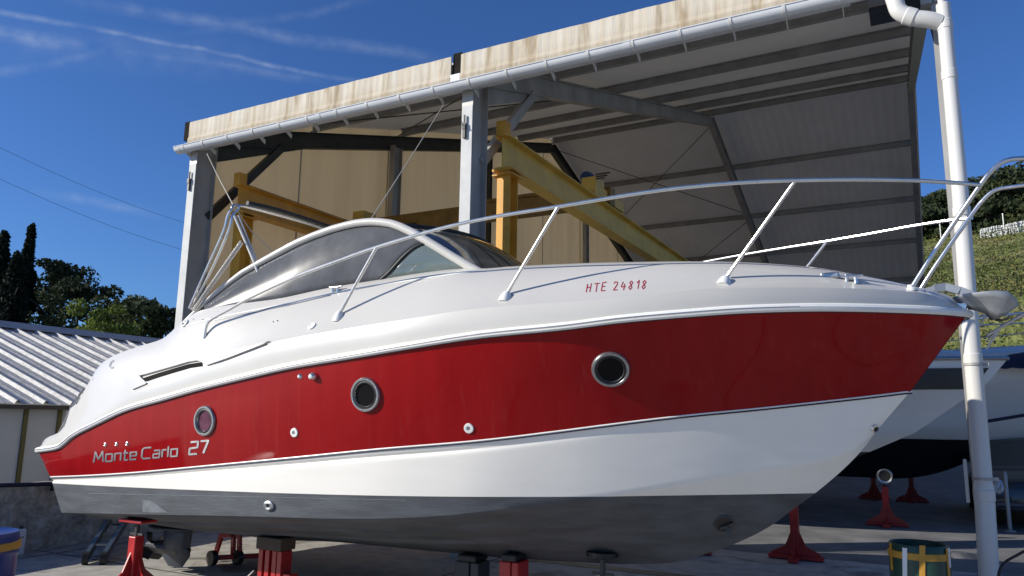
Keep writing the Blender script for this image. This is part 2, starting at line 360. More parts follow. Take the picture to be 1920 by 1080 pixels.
def pchip(xs, ys, x):
    xs = np.asarray(xs, float); ys = np.asarray(ys, float); x = np.asarray(x, float)
    h = np.diff(xs); d = np.diff(ys)/h; m_ = np.zeros(len(xs)); m_[0] = d[0]; m_[-1] = d[-1]
    for i in range(1, len(xs)-1):
        if d[i-1]*d[i] > 0:
            w1 = 2*h[i]+h[i-1]; w2 = h[i]+2*h[i-1]; m_[i] = (w1+w2)/(w1/d[i-1]+w2/d[i])
    i = np.clip(np.searchsorted(xs, x)-1, 0, len(xs)-2); t = (x-xs[i])/h[i]
    return (2*t**3-3*t**2+1)*ys[i]+(t**3-2*t**2+t)*h[i]*m_[i]+(-2*t**3+3*t**2)*ys[i+1]+(t**3-t**2)*h[i]*m_[i+1]
def cat_rom(pts, n=8):
    pts = [Vector(q) for q in pts]; P = [pts[0]*2-pts[1]]+pts+[pts[-1]*2-pts[-2]]; out = []
    for i in range(1, len(P)-2):
        for k in range(n):
            t = k/n; out.append(.5*((2*P[i])+(P[i+1]-P[i-1])*t+(2*P[i-1]-5*P[i]+4*P[i+1]-P[i+2])*t*t+(3*P[i]-P[i-1]-3*P[i+1]+P[i+2])*t**3))
    out.append(pts[-1]); return out

# ================================================================== RED MOTOR BOAT
YC = 6.05                                     # centreline plane; bow towards +X
boat = thing('motor_boat', (-4, YC, 0), 'large red and white motor cruiser propped up on red stands in the foreground', 'motor boat')
def mir(q): return Vector((q[0], 2*YC-q[1], q[2]))
class Line:
    """a longitudinal hull line: half-breadth over u and heights over X measured along the starboard side"""
    def __init__(s, px, b, x0, x1, off=0):
        s.b = b; s.x0 = hit(*px[0], (0, 1, 0), YC-b[0][1]).x; s.x1 = hit(*px[-1], (0, 1, 0), YC-b[-1][1]).x; X, Z = [], []
        if off: s.x0, s.x1 = x0, x1
        for x, y in px:
            q = s.onplan(x, y); X.append(q.x); Z.append(q.z)
        o = np.argsort(X); s.X = np.array(X)[o]; s.Z = np.array(Z)[o]
        k = [0]
        for i in range(1, len(s.X)):
            if s.X[i]-s.X[k[-1]] > .02: k.append(i)
        s.X = s.X[k]; s.Z = s.Z[k]
    def half(s, X):
        u = min(1, max(0, (X-s.x0)/(s.x1-s.x0))); return float(pchip([a for a, _ in s.b], [c for _, c in s.b], [u])[0])
    def onplan(s, x, y, extra=0):
        Y = YC-1
        for _ in range(14):
            q = hit(x, y, (0, 1, 0), Y); Y = .4*Y+.6*(YC-s.half(q.x)-extra)
        return hit(x, y, (0, 1, 0), Y)
    def at(s, u):
        X = s.x0+(s.x1-s.x0)*u; return Vector((X, YC-s.half(X), float(pchip(s.X, s.Z, [min(max(X, s.X[0]), s.X[-1])])[0])))
    def atX(s, X): return s.at((X-s.x0)/(s.x1-s.x0))
bA = [(0, 1.08), (.012, 1.18), (.05, 1.26), (.14, 1.34), (.27, 1.41), (.42, 1.45), (.55, 1.45), (.65, 1.40), (.75, 1.28), (.83, 1.09), (.9, .81), (.95, .53), (.98, .31), (1, .04)]
bB = [(0, 1.19), (.1, 1.28), (.25, 1.36), (.4, 1.39), (.52, 1.35), (.63, 1.23), (.73, 1.02), (.82, .74), (.9, .44), (.96, .19), (1, .02)]
bD = [(0, 1.16), (.1, 1.24), (.25, 1.315), (.38, 1.335), (.50, 1.29), (.62, 1.14), (.73, .88), (.84, .55), (.93, .24), (1, .012)]
bE = [(u, max(.02, c*1.0-.008)) for u, c in bA]
bG = [(0, .96), (.03, 1.06), (.1, 1.10), (.23, 1.15), (.35, 1.13), (.5, 1.01), (.61, .88), (.7, .72), (.8, .54), (.88, .38), (.94, .22), (1, .012)]
LA = Line([(78, 845), (91, 842), (112, 838), (138, 817), (182, 794), (241, 766.5), (309, 747), (371, 729), (460, 707), (552, 686), (665, 667), (765, 650), (900, 629), (1060, 613), (1163, 600), (1282, 589.5), (1421, 580.5), (1560, 578), (1661, 580), (1740, 583), (1814, 589)], bA, -8.02, .33)
LB = Line([(95, 895), (160, 892.5), (250, 887), (380, 875), (552, 858.6), (710, 843), (900, 827), (1060, 808), (1129, 799), (1282, 780.5), (1421, 767), (1560, 752), (1640, 743), (1706, 735)], bB, -7.80, -.07)
LD = Line([(115, 961), (300, 965), (480, 968.5), (640, 972.5), (760, 971), (840, 966), (990, 948), (1134, 931), (1240, 915), (1396, 888), (1500, 873), (1594, 847), (1645, 806)], bD, -7.56, -.36)
LE = Line([(84, 838), (120, 812), (180, 775), (247, 736), (330, 706), (430, 668), (510, 642), (627, 620), (760, 599), (900, 578), (1100, 563), (1340, 542), (1480, 539), (1614, 541), (1721, 548), (1790, 571), (1814, 586)], bE, -8.0, .325)
LG = Line([(84, 832), (95, 819), (120, 808), (150, 750), (185, 687), (200, 674), (255, 651), (305, 635), (345, 600), (383, 580), (520, 560), (620, 539), (700, 526), (870, 503), (915, 503.5), (980, 499), (1100, 494.5), (1200, 493), (1340, 494), (1420, 498), (1520, 508), (1600, 522), (1700, 539), (1760, 552), (1814, 583)], bG, -7.98, .322)
KEEL = [(LD.x0+.05, .47)]
for px_ in ((500, 1010), (640, 1017), (850, 1037), (1050, 1052), (1240, 1057), (1325, 1038), (1400, 1010), (1448, 984), (1487, 955), (1530, 923.5), (1612, 849), (1645, 806)):
    q = hit(*px_, (0, 1, 0), YC); KEEL.append((q.x, q.z))
KX = [a for a, _ in KEEL]; KZ = [b for _, b in KEEL]
def keel(u):
    X = KX[0]+(KX[-1]-KX[0])*(1-(1-u)**1.0); return Vector((X, YC, float(pchip(KX, KZ, [X])[0])))
NU = 110
US = [1-(1-i/NU)**1.25 for i in range(NU+1)]
def fade(u, a, b): t = min(1, max(0, (u-a)/(b-a))); return 1-t*t*(3-2*t)
def top_pt(u, v):                            # red topside, v 0 at the rub rail, 1 at the spray rail
    a, b = LA.at(u), LB.at(u); q = a.lerp(b, v); w = math.sin(math.pi*v)
    flare = .055*(1-fade(u, .55, .85))*fade(u, .96, 1.0)-.018*fade(u, .4, .8)
    q.y += flare*w; return q
def low_pt(u, v):                            # white side, v 0 at spray rail, 1 at chine
    a, b = LB.at(u), LD.at(u); f = fade(u, .45, .85)
    q = a.lerp(b, v)
    if v > 0:
        q.y += (.020*math.exp(-((v-.10)/.03)**2))*f
    return q
TV = [i/14 for i in range(15)]; LV = [0, .03, .05, .07, .085, .10, .115, .13, .15, .18, .22, .27, .33, .4, .5, .6, .7, .82, .92, 1]
top_rows = [[top_pt(u, v) for u in US] for v in TV]
low_rows = [[low_pt(u, v) for u in US] for v in LV]
BV = [0, .012, .1, .24, .26, .40, .54, .56, .8, 1]
def bot_pt(u, v):
    a, b = LD.at(u), keel(u); q = a.lerp(b, v); s_ = fade(u, .5, .92)
    if v in (.26, .56): q.z -= .022*s_
    if v == .012: q.z -= .008*s_
    q.z -= .02*math.sin(math.pi*v)*fade(u, .3, .7); return q
bot_rows = [[bot_pt(u, v) for u in US] for v in BV]
hull_paint('hull_lower', 0, 0, (.070, .077, .088))
hp1, hp2 = LD.onplan(110, 906), LD.onplan(1134, 930)      # painted waterline on the starboard side
nt = MATS['hull_lower'].node_tree
hp3 = hit(1525, 924.5, (0, 1, 0), YC)
hsl = (hp3.z-hp1.z)/(hp3.x-hp1.x); hz = hp1.z-hsl*hp1.x
for n in nt.nodes:
    if n.type == 'MATH' and n.operation == 'MULTIPLY_ADD': n.inputs[1].default_value = -hsl
    if n.type == 'MATH' and n.operation == 'LESS_THAN': n.inputs[1].default_value = hz
hb = MB()
for rows in (low_rows, bot_rows):
    hb.grid(rows); hb.grid([[mir(q) for q in r] for r in rows], flip=True)
tr = [r[0] for r in low_rows]+[r[0] for r in bot_rows[1:]]
tr2 = [mir(q) for q in tr]
hb.add(tr+tr2[::-1][1:], [tuple(range(2*len(tr)-1))])
hull = hb.build('hull', 'hull_lower', boat, smooth=True, auto=28)
tb = MB(); tb.grid(top_rows); tb.grid([[mir(q) for q in r] for r in top_rows], flip=True)
tr = [r[0] for r in top_rows]; tb.add(tr+[mir(q) for q in tr][::-1], [tuple(range(2*len(tr)))])
topside = tb.build('topside', 'red_paint', boat, smooth=True, auto=40)
# deck moulding: bulwark, coachroof side, crown, cockpit well
def deck_rows():
    rows = []
    A = [LA.at(u) for u in US]; E_ = [LE.at(u) for u in US]; G = [LG.at(u) for u in US]
    for v in (0, .33, .66, 1): rows.append([a.lerp(e, v)+Vector((0, -.012*math.sin(math.pi*v), 0)) for a, e in zip(A, E_)])
    for v in (.08, .22, .36, .5, .64, .78, .9, 1):
        r = []
        for u, e, g in zip(US, E_, G):
            q = e.lerp(g, v); k = 6.75*v*v*(1-v)
            q.z += .05*k*(1-fade(u, .42, .62))*fade(u, .9, 1) + .01*k; q.y -= .02*k*fade(u, .45, .6); r.append(q)
        rows.append(r)
    for w in (.985, .93, .9, .6, .3, 0):
        r = []
        for u, g in zip(US, G):
            b = YC-g.y; q = Vector((g.x, YC-b*w, g.z)); ck = fade(u, .60, .66)*(1-fade(u, .03, .05))
            q.z += .035*(1-w)*(1-fade(u, .6, .7))
            if w <= .9: q.z -= (q.z-1.75)*ck*.98
            elif w <= .93: q.z -= .01*ck
            r.append(q)
        rows.append(r)
    return rows
DR = deck_rows()
db = MB(); db.grid(DR, flip=True); db.grid([[mir(q) for q in r] for r in DR])
tr = [r[0] for r in DR]; db.add(tr+[mir(q) for q in tr][::-1], [tuple(range(2*len(tr)))])
deck = db.build('deck', 'gelcoat', boat, smooth=True, auto=20)
# one BVH of the starboard side for placing fittings on the real surface
bv, bf = [], []
for rows in (top_rows, low_rows, bot_rows, DR[:12]):
    o = len(bv); nc = len(rows[0]); bv += [q for r in rows for q in r]
    bf += [(o+i*nc+j, o+i*nc+j+1, o+(i+1)*nc+j+1, o+(i+1)*nc+j) for i in range(len(rows)-1) for j in range(nc-1)]
BVH = BVHTree.FromPolygons(bv, bf)
def surf(x, y):
    loc, n, i, d = BVH.ray_cast(CAM, ray(x, y))
    if loc is None: return None
    if n.dot(ray(x, y)) > 0: n = -n
    return loc, n
def on(x, y, d=0):
    s = surf(x, y); return s[0]+s[1]*d
# rub rail with stainless strip
sh = [top_pt(u, 0) for u in US]
def side_tube(path, off, r, name, m_, parent, **k):
    t = MB()
    p1 = [q+Vector((0, -off[0], off[1])) for q in path]; p1[-1] = Vector((path[-1].x+.01, YC, path[-1].z+off[1]))
    t.tube(p1+[mir(q) for q in p1[::-1][1:]], r, 10, **k); return t.build(name, m_, parent, smooth=True)
rr = side_tube(sh, (.004, .004), .030, 'rub_rail', 'rubber_white', boat)
side_tube(sh, (.031, .006), .006, 'steel_strip', 'steel', rr)
side_tube(sh, (.012, -.024), .0055, 'seam', 'black_rubber', rr)
side_tube([low_pt(u, 0) for u in US], (.002, .004), .0065, 'pin_stripe', 'rubber_white', boat)
side_tube([low_pt(u, 0) for u in US], (.002, -.008), .0055, 'boot_stripe', 'navy', boat)
# projected strokes: flat ribbons laid on the surface
def strokes(mb, lines, w, lift=.003, mi=0, step=3.0, taper=False):
    """lines: polylines in photo pixels, laid on the boat's own surface as raised ribbons w pixels wide"""
    for pl in lines:
        pts = []
        for (x0, y0), (x1, y1) in zip(pl[:-1], pl[1:]):
            n = max(1, int(math.hypot(x1-x0, y1-y0)/step))
            pts += [(x0+(x1-x0)*k/n, y0+(y1-y0)*k/n) for k in range(n)]
        pts.append(pl[-1]); L, R = [], []
        for i, (x, y) in enumerate(pts):
            a = pts[max(0, i-1)]; b = pts[min(len(pts)-1, i+1)]; dx, dy = b[0]-a[0], b[1]-a[1]; l = math.hypot(dx, dy) or 1
            ww = w*(1-.75*i/(len(pts)-1)) if taper else w
            nx, ny = -dy/l*ww/2, dx/l*ww/2
            s1, s2 = surf(x+nx, y+ny), surf(x-nx, y-ny)
            if s1 is None or s2 is None: continue
            L.append(s1); R.append(s2)
        if len(L) < 2: continue
        rows = [[a[0]+a[1]*lift for a in L], [b[0]+b[1]*lift for b in R], [b[0]-b[1]*.002 for b in R], [a[0]-a[1]*.002 for a in L]]
        mb.grid(rows+[rows[0]], mi)
        n = len(L)
        o = len(mb.v)-5*n; mb.f += [(o, o+n, o+2*n, o+3*n), (o+n-1, o+2*n-1, o+3*n-1, o+4*n-1)]; mb.m += [mi, mi]
# portholes
def porthole(x, y, r, glass, label):
    loc, n = surf(x, y); t = MB()
    t.lathe([(r*.66, -.03), (r*.66, .008), (r*.70, .018), (r*.80, .013), (r*.84, .022), (r*.95, .022), (r, .012), (r*1.01, -.004)], loc, n, 40)
    rim = t.build('porthole', 'rim_steel', boat, smooth=True); rim['label'] = label
    g = MB(); g.lathe([(0, .004), (r*.5, .004), (r*.71, .004)], loc, n, 32); g.build('pane', glass, rim, smooth=True)
    g = MB(); g.lathe([(r*.66, .006), (r*.70, .0185), (r*.78, .017), (r*.82, .0155), (r*.83, .018)], loc, n, 32); g.build('gasket', 'black_rubber', rim, smooth=True)
    u = n.cross(Vector((0, 0, 1))).normalized(); w = u.cross(n)
    for k in range(8):
        a = k*math.pi/4+.3; c = loc+(u*math.cos(a)+w*math.sin(a))*r*.9; g = MB(); g.lathe([(.005, .021), (.005, .0235), (0, .0245)], c, n, 8); g.build('screw', 'dull_steel', rim)
porthole(385, 789, .132, 'pink_glass', 'aft round porthole near the stern lettering')
porthole(686, 740, .134, 'porthole_glass', 'middle round porthole')
porthole(1145, 692, .134, 'porthole_glass', 'forward round porthole')
def fitting(name, x, y, prof, m_, sc=(1, 1), n=20, parent=None):
    loc, nn = surf(x, y); t = MB(); t.lathe(prof, loc, nn, n, sc=sc); return t.build(name, m_, parent or boat, smooth=True)
for x, y in ((552, 811), (879, 803)):
    o = fitting('drain_outlet', x, y, [(.014, .002), (.014, .008), (.022, .010), (.036, .008), (.038, 0)], 'rubber_white'); fitting('bore', x, y, [(0, .004), (.015, .0045), (.016, .0095)], 'dull_steel', parent=o)
for x, y in ((198, 834), (219, 833), (239, 832)):
    fitting('drain_outlet', x, y, [(.006, .012), (.010, .014), (.019, .008), (.021, 0)], 'steel')
fitting('tank_vent', 562, 706, [(0, .016), (.012, .015), (.02, .006), (.024, 0)], 'steel')
o = fitting('fuel_vent', 589, 706, [(0, .05), (.018, .048), (.028, .035), (.034, .012), (.036, 0)], 'steel')
o = fitting('through_hull', 505, 948, [(.014, .004), (.016, .016), (.03, .02), (.044, .014), (.046, 0)], 'dull_steel', sc=(1.25, .9)); fitting('bore', 505, 948, [(0, .006), (.018, .0125)], 'black_rubber', parent=o)
o = fitting('through_hull', 1640, 803, [(.016, .004), (.02, .014), (.03, .010), (.032, 0)], 'steel'); fitting('bore', 1640, 803, [(0, .004), (.017, .0145)], 'black_rubber', parent=o)
o = fitting('thruster_tunnel', 1357, 981, [(.065, -.02), (.07, .008), (.082, .010), (.088, 0)], 'hull_dark', sc=(.85, 1)); fitting('bore', 1357, 981, [(0, .002), (.069, .003)], 'black_rubber', parent=o, sc=(.85, 1))
t = MB(); loc, nn = surf(1362, 985); t.lathe([(.012, .004), (.016, .02), (0, .026)], loc, nn, 12)
for k in range(4):
    a = k*math.pi/2+.4; d = Vector((math.cos(a), 0, math.sin(a))); t.beam(loc+nn*.01, loc+nn*.012+d*.055, .03, .006, nn)
t.build('propeller', 'hull_dark', o)
fitting('deck_filler', 585, 612, [(0, .008), (.022, .008), (.026, .012), (.036, .010), (.038, 0)], 'gelcoat_nonskid')
o = fitting('light_socket', 348, 607, [(.022, .004), (.026, .02), (.04, .016), (.042, 0)], 'gelcoat_nonskid'); fitting('bore', 348, 607, [(0, .008), (.027, .019)], 'black_plastic', parent=o)
for x, y in ((363, 599), (380, 600), (332, 622), (175, 711), (512, 604), (520, 602)):
    fitting('snap_stud', x, y, [(.005, .006), (.009, .004), (.010, 0)], 'dull_steel', n=10)
# lettering: chrome strokes on the red topside (u along the baseline, v up)
def place(glyphs, x0, y0, ux, uy, vx, vy):
    return [[(x0+a*ux+b*vx, y0+a*uy+b*vy) for a, b in pl] for pl in glyphs]
GL = {'M': [[(0, 0), (.12, 1), (.5, .25), (.9, 1), (1.02, 0)]], 'o': [[(.05, .0), (.72, .0), (.72, .68), (.05, .68), (.05, -.02)]], 'n': [[(.05, 0), (.05, .68), (.68, .68), (.68, 0)]],
      't': [[(.2, .95), (.2, 0), (.55, 0)], [(0, .66), (.55, .66)]], 'e': [[(.7, 0), (.05, 0), (.05, .68), (.7, .68), (.7, .34), (.08, .34)]], 'C': [[(.95, 1), (.18, 1), (0, .82), (0, .16), (.18, 0), (.95, 0)]],
      'a': [[(.08, .68), (.7, .68), (.7, 0), (.05, 0), (.05, .36), (.68, .36)]], 'r': [[(.05, 0), (.05, .68), (.48, .68)]], 'l': [[(.05, 1), (.05, 0)]],
      '2': [[(0, 1), (.9, 1), (.9, .52), (0, .48), (0, 0), (.95, 0)]], '7': [[(0, 1), (.92, 1), (.5, 0)]]}
ADV = {'M': 1.25, 'o': .96, 'n': .92, 't': .74, 'e': .95, 'C': 1.18, 'a': .95, 'r': .62, 'l': .32, ' ': .35, '2': 1.2, '7': 1.1}
def word(txt, x0, y0, x1, y1, vx, vy):
    tot_ = sum(ADV[c] for c in txt)-.2; ux, uy = (x1-x0)/tot_, (y1-y0)/tot_; a = 0; out = []
    for c in txt:
        if c != ' ': out += place(GL[c], x0+a*ux, y0+a*uy, ux, uy, vx, vy)
        a += ADV[c]
    return out
t = MB(); strokes(t, word('Monte Carlo', 176, 867, 333, 855, 1.5, -20), 2.9, .004, step=2); t.build('name_lettering', 'text_chrome', boat)
t = MB(); strokes(t, word('27', 355, 852, 388, 849, 3, -23), 3.6, .004, step=2); t.build('number_lettering', 'text_chrome', boat)
# hand-drawn registration on the bow deck side
G2 = {'M': [[(0, 0), (.1, .95)], [(.1, .95), (.12, .5), (.62, .55)], [(.55, 0), (.68, 1)]], 'T': [[(0, .95), (.8, 1)], [(.42, .95), (.34, 0)]], 'E': [[(.7, 1), (.1, .95), (0, 0), (.62, .02)], [(.05, .5), (.55, .52)]],
      '2': [[(0, .8), (.2, 1), (.55, .95), (.5, .6), (0, .02), (.65, .04)]], '4': [[(.25, 1), (0, .4), (.7, .42)], [(.52, .75), (.42, 0)]], '8': [[(.35, .52), (.1, .78), (.35, 1), (.6, .8), (.35, .52), (.02, .25), (.25, 0), (.52, .22), (.35, .52)]],
      '1': [[(.1, .7), (.42, 1), (.3, 0)]]}
def hand(txt, x0, y0, ux, uy, h):
    out = []; a = 0
    for k, c in enumerate(txt):
        if c == ' ': a += 9; continue
        j = (0, 1, -1, .5, -.5, 1, 0, -1, .5)[k % 9]
        out += place(G2[c], x0+a*ux, y0+a*uy+j*.6, 13*ux, 13*uy, 1.5, -h); a += 15.2 if c != '1' else 11.5
    return out
t = MB(); strokes(t, hand('MTE 24818', 1099, 548, .93, -.055, 16), 1.7, .002, step=2); t.build('registration', 'text_red', boat)
t = MB(); strokes(t, [[(214, 676), (209, 679), (206, 686), (209, 690), (213, 689)]], 3, .004, step=2); t.build('logo', 'logo_grey', boat)
# styling panel over the aft air intake, the shadow under its lip painted as a black strip
def patch(poly_rows, lift, name, m_, parent, th=.02):
    """rows of pixels -> slab standing proud of the surface"""
    top_ = [[on(x, y, lift) for x, y in r] for r in poly_rows]; bot_ = [[on(x, y, -.004) for x, y in r] for r in poly_rows]
    t = MB(); t.grid(top_)
    ring = lambda g: g[0]+[r[-1] for r in g[1:-1]]+g[-1][::-1]+[r[0] for r in g[1:-1]][::-1]
    a, b = ring(top_), ring(bot_); t.grid([a+[a[0]], b+[b[0]]]); return t.build(name, m_, parent, smooth=True, auto=30)
def interp_px(P, n):
    P = np.array(P, float); d = np.r_[0, np.cumsum(np.hypot(*np.diff(P, axis=0).T))]; s_ = np.linspace(0, d[-1], n)
    return list(zip(np.interp(s_, d, P[:, 0]), np.interp(s_, d, P[:, 1])))
def seg_rows(upper, lower, n=40, m_=5):
    U_, L_ = interp_px(upper, n), interp_px(lower, n)
    return [[(a[0]+(b[0]-a[0])*v, a[1]+(b[1]-a[1])*v) for a, b in zip(U_, L_)] for v in np.linspace(0, 1, m_)]
sp = patch(seg_rows([(206, 697), (300, 669), (385, 651), (440, 645), (505, 640.5)], [(251, 732), (279, 720), (264, 706), (300, 696), (355, 680), (374, 677), (390, 686), (430, 672), (507, 642)], 60, 5), .022, 'styling_panel', 'gelcoat', boat)
t = MB(); strokes(t, [[(267, 714), (300, 703), (330, 694), (356, 686.5), (380, 683)]], 7.5, .006, step=4, taper=False); t.build('intake_shadow', 'matte_black', boat)
for pl_, w_ in (([(270, 712), (281, 720), (252, 733), (208, 699)], 1.5), ([(392, 687), (430, 673), (507, 642.5)], 1.8)):
    t = MB(); strokes(t, [pl_], w_, .0035, step=4); t.build('panel_seam', 'dull_steel', boat)
t = MB(); strokes(t, [[(345, 612), (400, 597), (470, 583), (560, 566), (628, 549), (700, 536), (790, 523), (880, 510)]], 2.0, .004, step=6)
t.build('window_moulding', 'rubber_white', boat)
t = MB(); strokes(t, [[(400, 601), (470, 587), (540, 573), (620, 554)]], 1.1, .005, step=6); t.build('deck_seam', 'dull_steel', boat)
t = MB(); strokes(t, [[(165, 925), (300, 928), (450, 931), (620, 935), (760, 938)]], 1.2, .0015, step=8); t.build('waterline_mark', 'worn_paint', boat)
patch(seg_rows([(267, 937), (279, 938), (290, 943)], [(268, 960), (290, 961), (314, 961)], 12, 4), .0015, 'paint_patch', 'worn_paint', boat)
# ---- screen arch and glazing
bArch = [(0, 1.13), (.2, 1.12), (.26, 1.06), (.36, .99), (.46, .95), (.55, .92), (.62, .90), (1, .9)]
LAr = Line([(340, 610), (345, 606), (383, 570), (424, 535), (455, 512), (492, 491), (525, 473), (557, 456), (590, 442), (624, 430), (650, 423), (672, 419), (695, 417), (713, 417), (735, 420), (752, 425), (775, 436), (797, 449), (822, 464), (846, 479), (880, 500), (905, 514)], bArch, -8.35, .322, 1)
ar = [LAr.onplan(x, y) for x, y in interp_px([(343, 608), (383, 570), (424, 535), (455, 512), (492, 491), (525, 473), (557, 456), (590, 442), (624, 430), (650, 423), (672, 418.5), (695, 416.5), (713, 417), (735, 420), (752, 426), (775, 437), (797, 450), (822, 465), (846, 480), (880, 500), (905, 514)], 70)]
rads = [.024+.014*min(1, i/25) for i in range(70)]
for f in (lambda q: q, mir):
    t = MB(); t.tube([f(q) for q in ar], rads, 14); arch = t.build('screen_arch', 'gelcoat', boat, smooth=True)
    t = MB(); t.tube([f(q+Vector((0, -.004, -.032))) for q in ar[3:66]], .011, 8); t.build('seal', 'black_rubber', arch, smooth=True)
arch_px = [(383, 570), (424, 535), (455, 512), (492, 491), (525, 473), (557, 456), (590, 442), (624, 430), (650, 423), (672, 419), (695, 417), (713, 417), (735, 420), (752, 425), (775, 436), (797, 449), (822, 464), (846, 479), (880, 501)]
base_px = [(383, 580), (520, 560), (620, 538), (700, 525), (870, 503)]
ax_, ay_ = zip(*arch_px); bx_, by_ = zip(*base_px)
def glz(x, v):
    p0 = LG.onplan(x, np.interp(x, bx_, by_)+1); p1 = LAr.onplan(x, np.interp(x, ax_, ay_)+4)
    q = p0.lerp(p1, v); q.y -= .02*math.sin(math.pi*v); return q
def bound(v): return 712+86*v**.75
NS, NVV = 40, 10
rows = [[glz(386+(bound(j/NVV)-386)*i/NS, j/NVV) for i in range(NS+1)] for j in range(NVV+1)]
for f in (lambda q: q, mir):
    t = MB(); t.grid([[f(q) for q in r] for r in rows]); t.build('clear_curtain', 'vinyl', boat, smooth=True, solid=.004)
rows = [[glz(bound(j/NVV)+6+(876-bound(j/NVV)-6)*i/20, j/NVV) for i in range(21)] for j in range(NVV+1)]
for f in (lambda q: q, mir):
    t = MB(); t.grid([[f(q) for q in r] for r in rows]); t.build('side_window', 'green_glass', boat, smooth=True, solid=.006)
bd = [glz(bound(j/NVV)+3, j/NVV)+Vector((0, -.004, 0)) for j in range(NVV+1)]
for f in (lambda q: q, mir):
    t = MB(); t.tube([f(q) for q in bd], .014, 8); t.build('window_frame', 'black_rubber', boat, smooth=True)
# front windscreen between the forward legs of the arch
fl = [LAr.onplan(x, y) for x, y in interp_px([(740, 422), (775, 437), (797, 450), (822, 465), (846, 480), (880, 500), (900, 512)], 12)]
rows = []
for k, q in enumerate(fl):
    r = []
    for j in range(25):
        w = j/24*2-1; q2 = Vector((q.x+.30*(1-w*w)*(1-.35*k/11), YC+w*(YC-q.y), q.z+.05*(1-w*w))); r.append(q2)
    rows.append(r)
t = MB(); t.grid(rows); t.build('windscreen', 'tinted_glass', boat, smooth=True, solid=.006)
t = MB(); t.tube(rows[0], .02, 8); t.build('screen_header', 'black_rubber', boat, smooth=True)
t = MB(); t.tube([q+Vector((.01, 0, .01)) for q in rows[-1]], .014, 8); t.build('screen_gasket', 'black_rubber', boat, smooth=True)
# helm seat and console seen dimly through the curtain
t = MB(); t.box((-5.2, YC-.75, 1.75), (-4.7, YC-.2, 2.55)); t.box((-5.25, YC-.75, 2.2), (-5.1, YC-.2, 3.0)); t.build('helm_seat', 'gelcoat_nonskid', boat, bevel=.05)
t = MB(); t.box((-4.2, YC-.85, 1.75), (-3.6, YC+.85, 2.75)); t.build('dashboard', 'logo_grey', boat, bevel=.08)
# ---- guard rails
bR = [(0, .9), (.1, 1.2), (.25, 1.29), (.42, 1.33), (.55, 1.34), (.65, 1.30), (.75, 1.20), (.83, 1.05), (.9, .82), (.96, .55), (1, .37)]
LR = Line([(383, 633), (705, 464), (1045, 388), (1490, 338), (1838, 347)], bR, -8.4, .6, 1)
rail_px = [(383, 636), (385, 622), (389, 608), (398, 598), (430, 580), (480, 553), (560, 517), (640, 487), (705, 464), (820, 430), (930, 406), (1045, 387.5), (1200, 362), (1300, 349.5), (1400, 341.5), (1490, 338), (1600, 336.5), (1700, 338), (1780, 342), (1838, 347)]
rp = cat_rom([LR.onplan(x, y) for x, y in rail_px], 6)
rp[0] = on(383, 634, -.01)
def stan(t, top, base_px_, r=.0125):
    b = on(*base_px_, -.01); t.tube([b, top], r, 10); return b
for s_ in (0, 1):
    f = (lambda q: q) if s_ == 0 else mir
    t = MB(); t.tube([f(q) for q in rp], .014, 10); rail = t.build('guard_rail', 'steel', boat, smooth=True)
    for (tx, ty), (bx, by) in (((706, 464), (640, 588)), ((1047, 387.5), (953, 551)), ((1492, 338), (1364, 521))):
        top = LR.onplan(tx, ty); b = on(bx, by, .015)
        t = MB(); t.tube([f(b), f(top)], .0125, 10); st = t.build('stanchion', 'steel', rail, smooth=True)
        bs = on(bx-7, by+9, -.015); d = (f(b)-f(bs)+Vector((0, 0, .02))).normalized()
        t = MB(); t.lathe([(.05, -.02), (.046, .015), (.034, .05), (.02, .07), (0, .074)], f(bs), d, 20); t.build('stanchion_foot', 'rubber_white', st, smooth=True)
# ---- pulpit: two inclined legs and the bowed top rail
for s_, pp in ((0, [(1708, 538), (1760, 460), (1838, 347), (1858, 322), (1876, 306), (1895, 299), (1918, 297), (1960, 300)]),):
    pl = []
    for k, (x, y) in enumerate(pp):
        pl.append(hit(x, y, (0, 1, 0), YC-(.30, .33, .36, .36, .355, .35, .34, .30)[k]))
    pl[0] = on(1708, 541, -.005)
pl[-1] = pl[-2]+Vector((.20, .04, .0))
loop = pl+[pl[-1]+Vector((.14, .14, 0)), Vector((pl[-1].x+.2, YC, pl[-1].z))]
sm = cat_rom(loop, 8); full = sm+[mir(q) for q in sm[::-1][1:]]
t = MB(); t.tube(full, .016, 12); pulpit = t.build('pulpit', 'steel', boat, smooth=True)
for q in (pl[0], mir(pl[0])):
    t = MB(); t.lathe([(.045, -.01), (.045, .006), (.02, .012), (.018, .03)], q, (0, -.1, 1), 16); t.build('foot_plate', 'rubber_white', pulpit, smooth=True)
# ---- anchor on the bow roller
def cp(x, y, dy=0): return hit(x, y, (0, 1, 0), YC+dy)
an = MB()
shank = [cp(1733, 546, -.02), cp(1752, 541, -.02), cp(1772, 538), cp(1800, 545), cp(1828, 556), cp(1838, 563)]
for a, b in zip(shank[:-1], shank[1:]): an.beam(a, b, .022, .05 if b.x > .2 else .03)
upper = [(1784, 561), (1805, 557), (1838, 553), (1862, 551), (1886, 551), (1904, 563), (1908, 572)]
lower = [(1796, 571), (1816, 577), (1838, 584), (1852, 590), (1864, 600), (1884, 590), (1909, 573)]
for sg in (-1, 1):
    rows = []
    for v in (0, .25, .5, .75, 1):
        rows.append([cp(a[0]+(b[0]-a[0])*v, a[1]+(b[1]-a[1])*v)+Vector((0, sg*(.015+.13*(1-v)*math.sin(math.pi*min(1, .15+i/6*.85))), .0)) for i, (a, b) in enumerate(zip(upper, lower))])
    an.grid(rows)
ao = an.build('anchor', 'anchor', boat, smooth=True, auto=30, solid=.008)
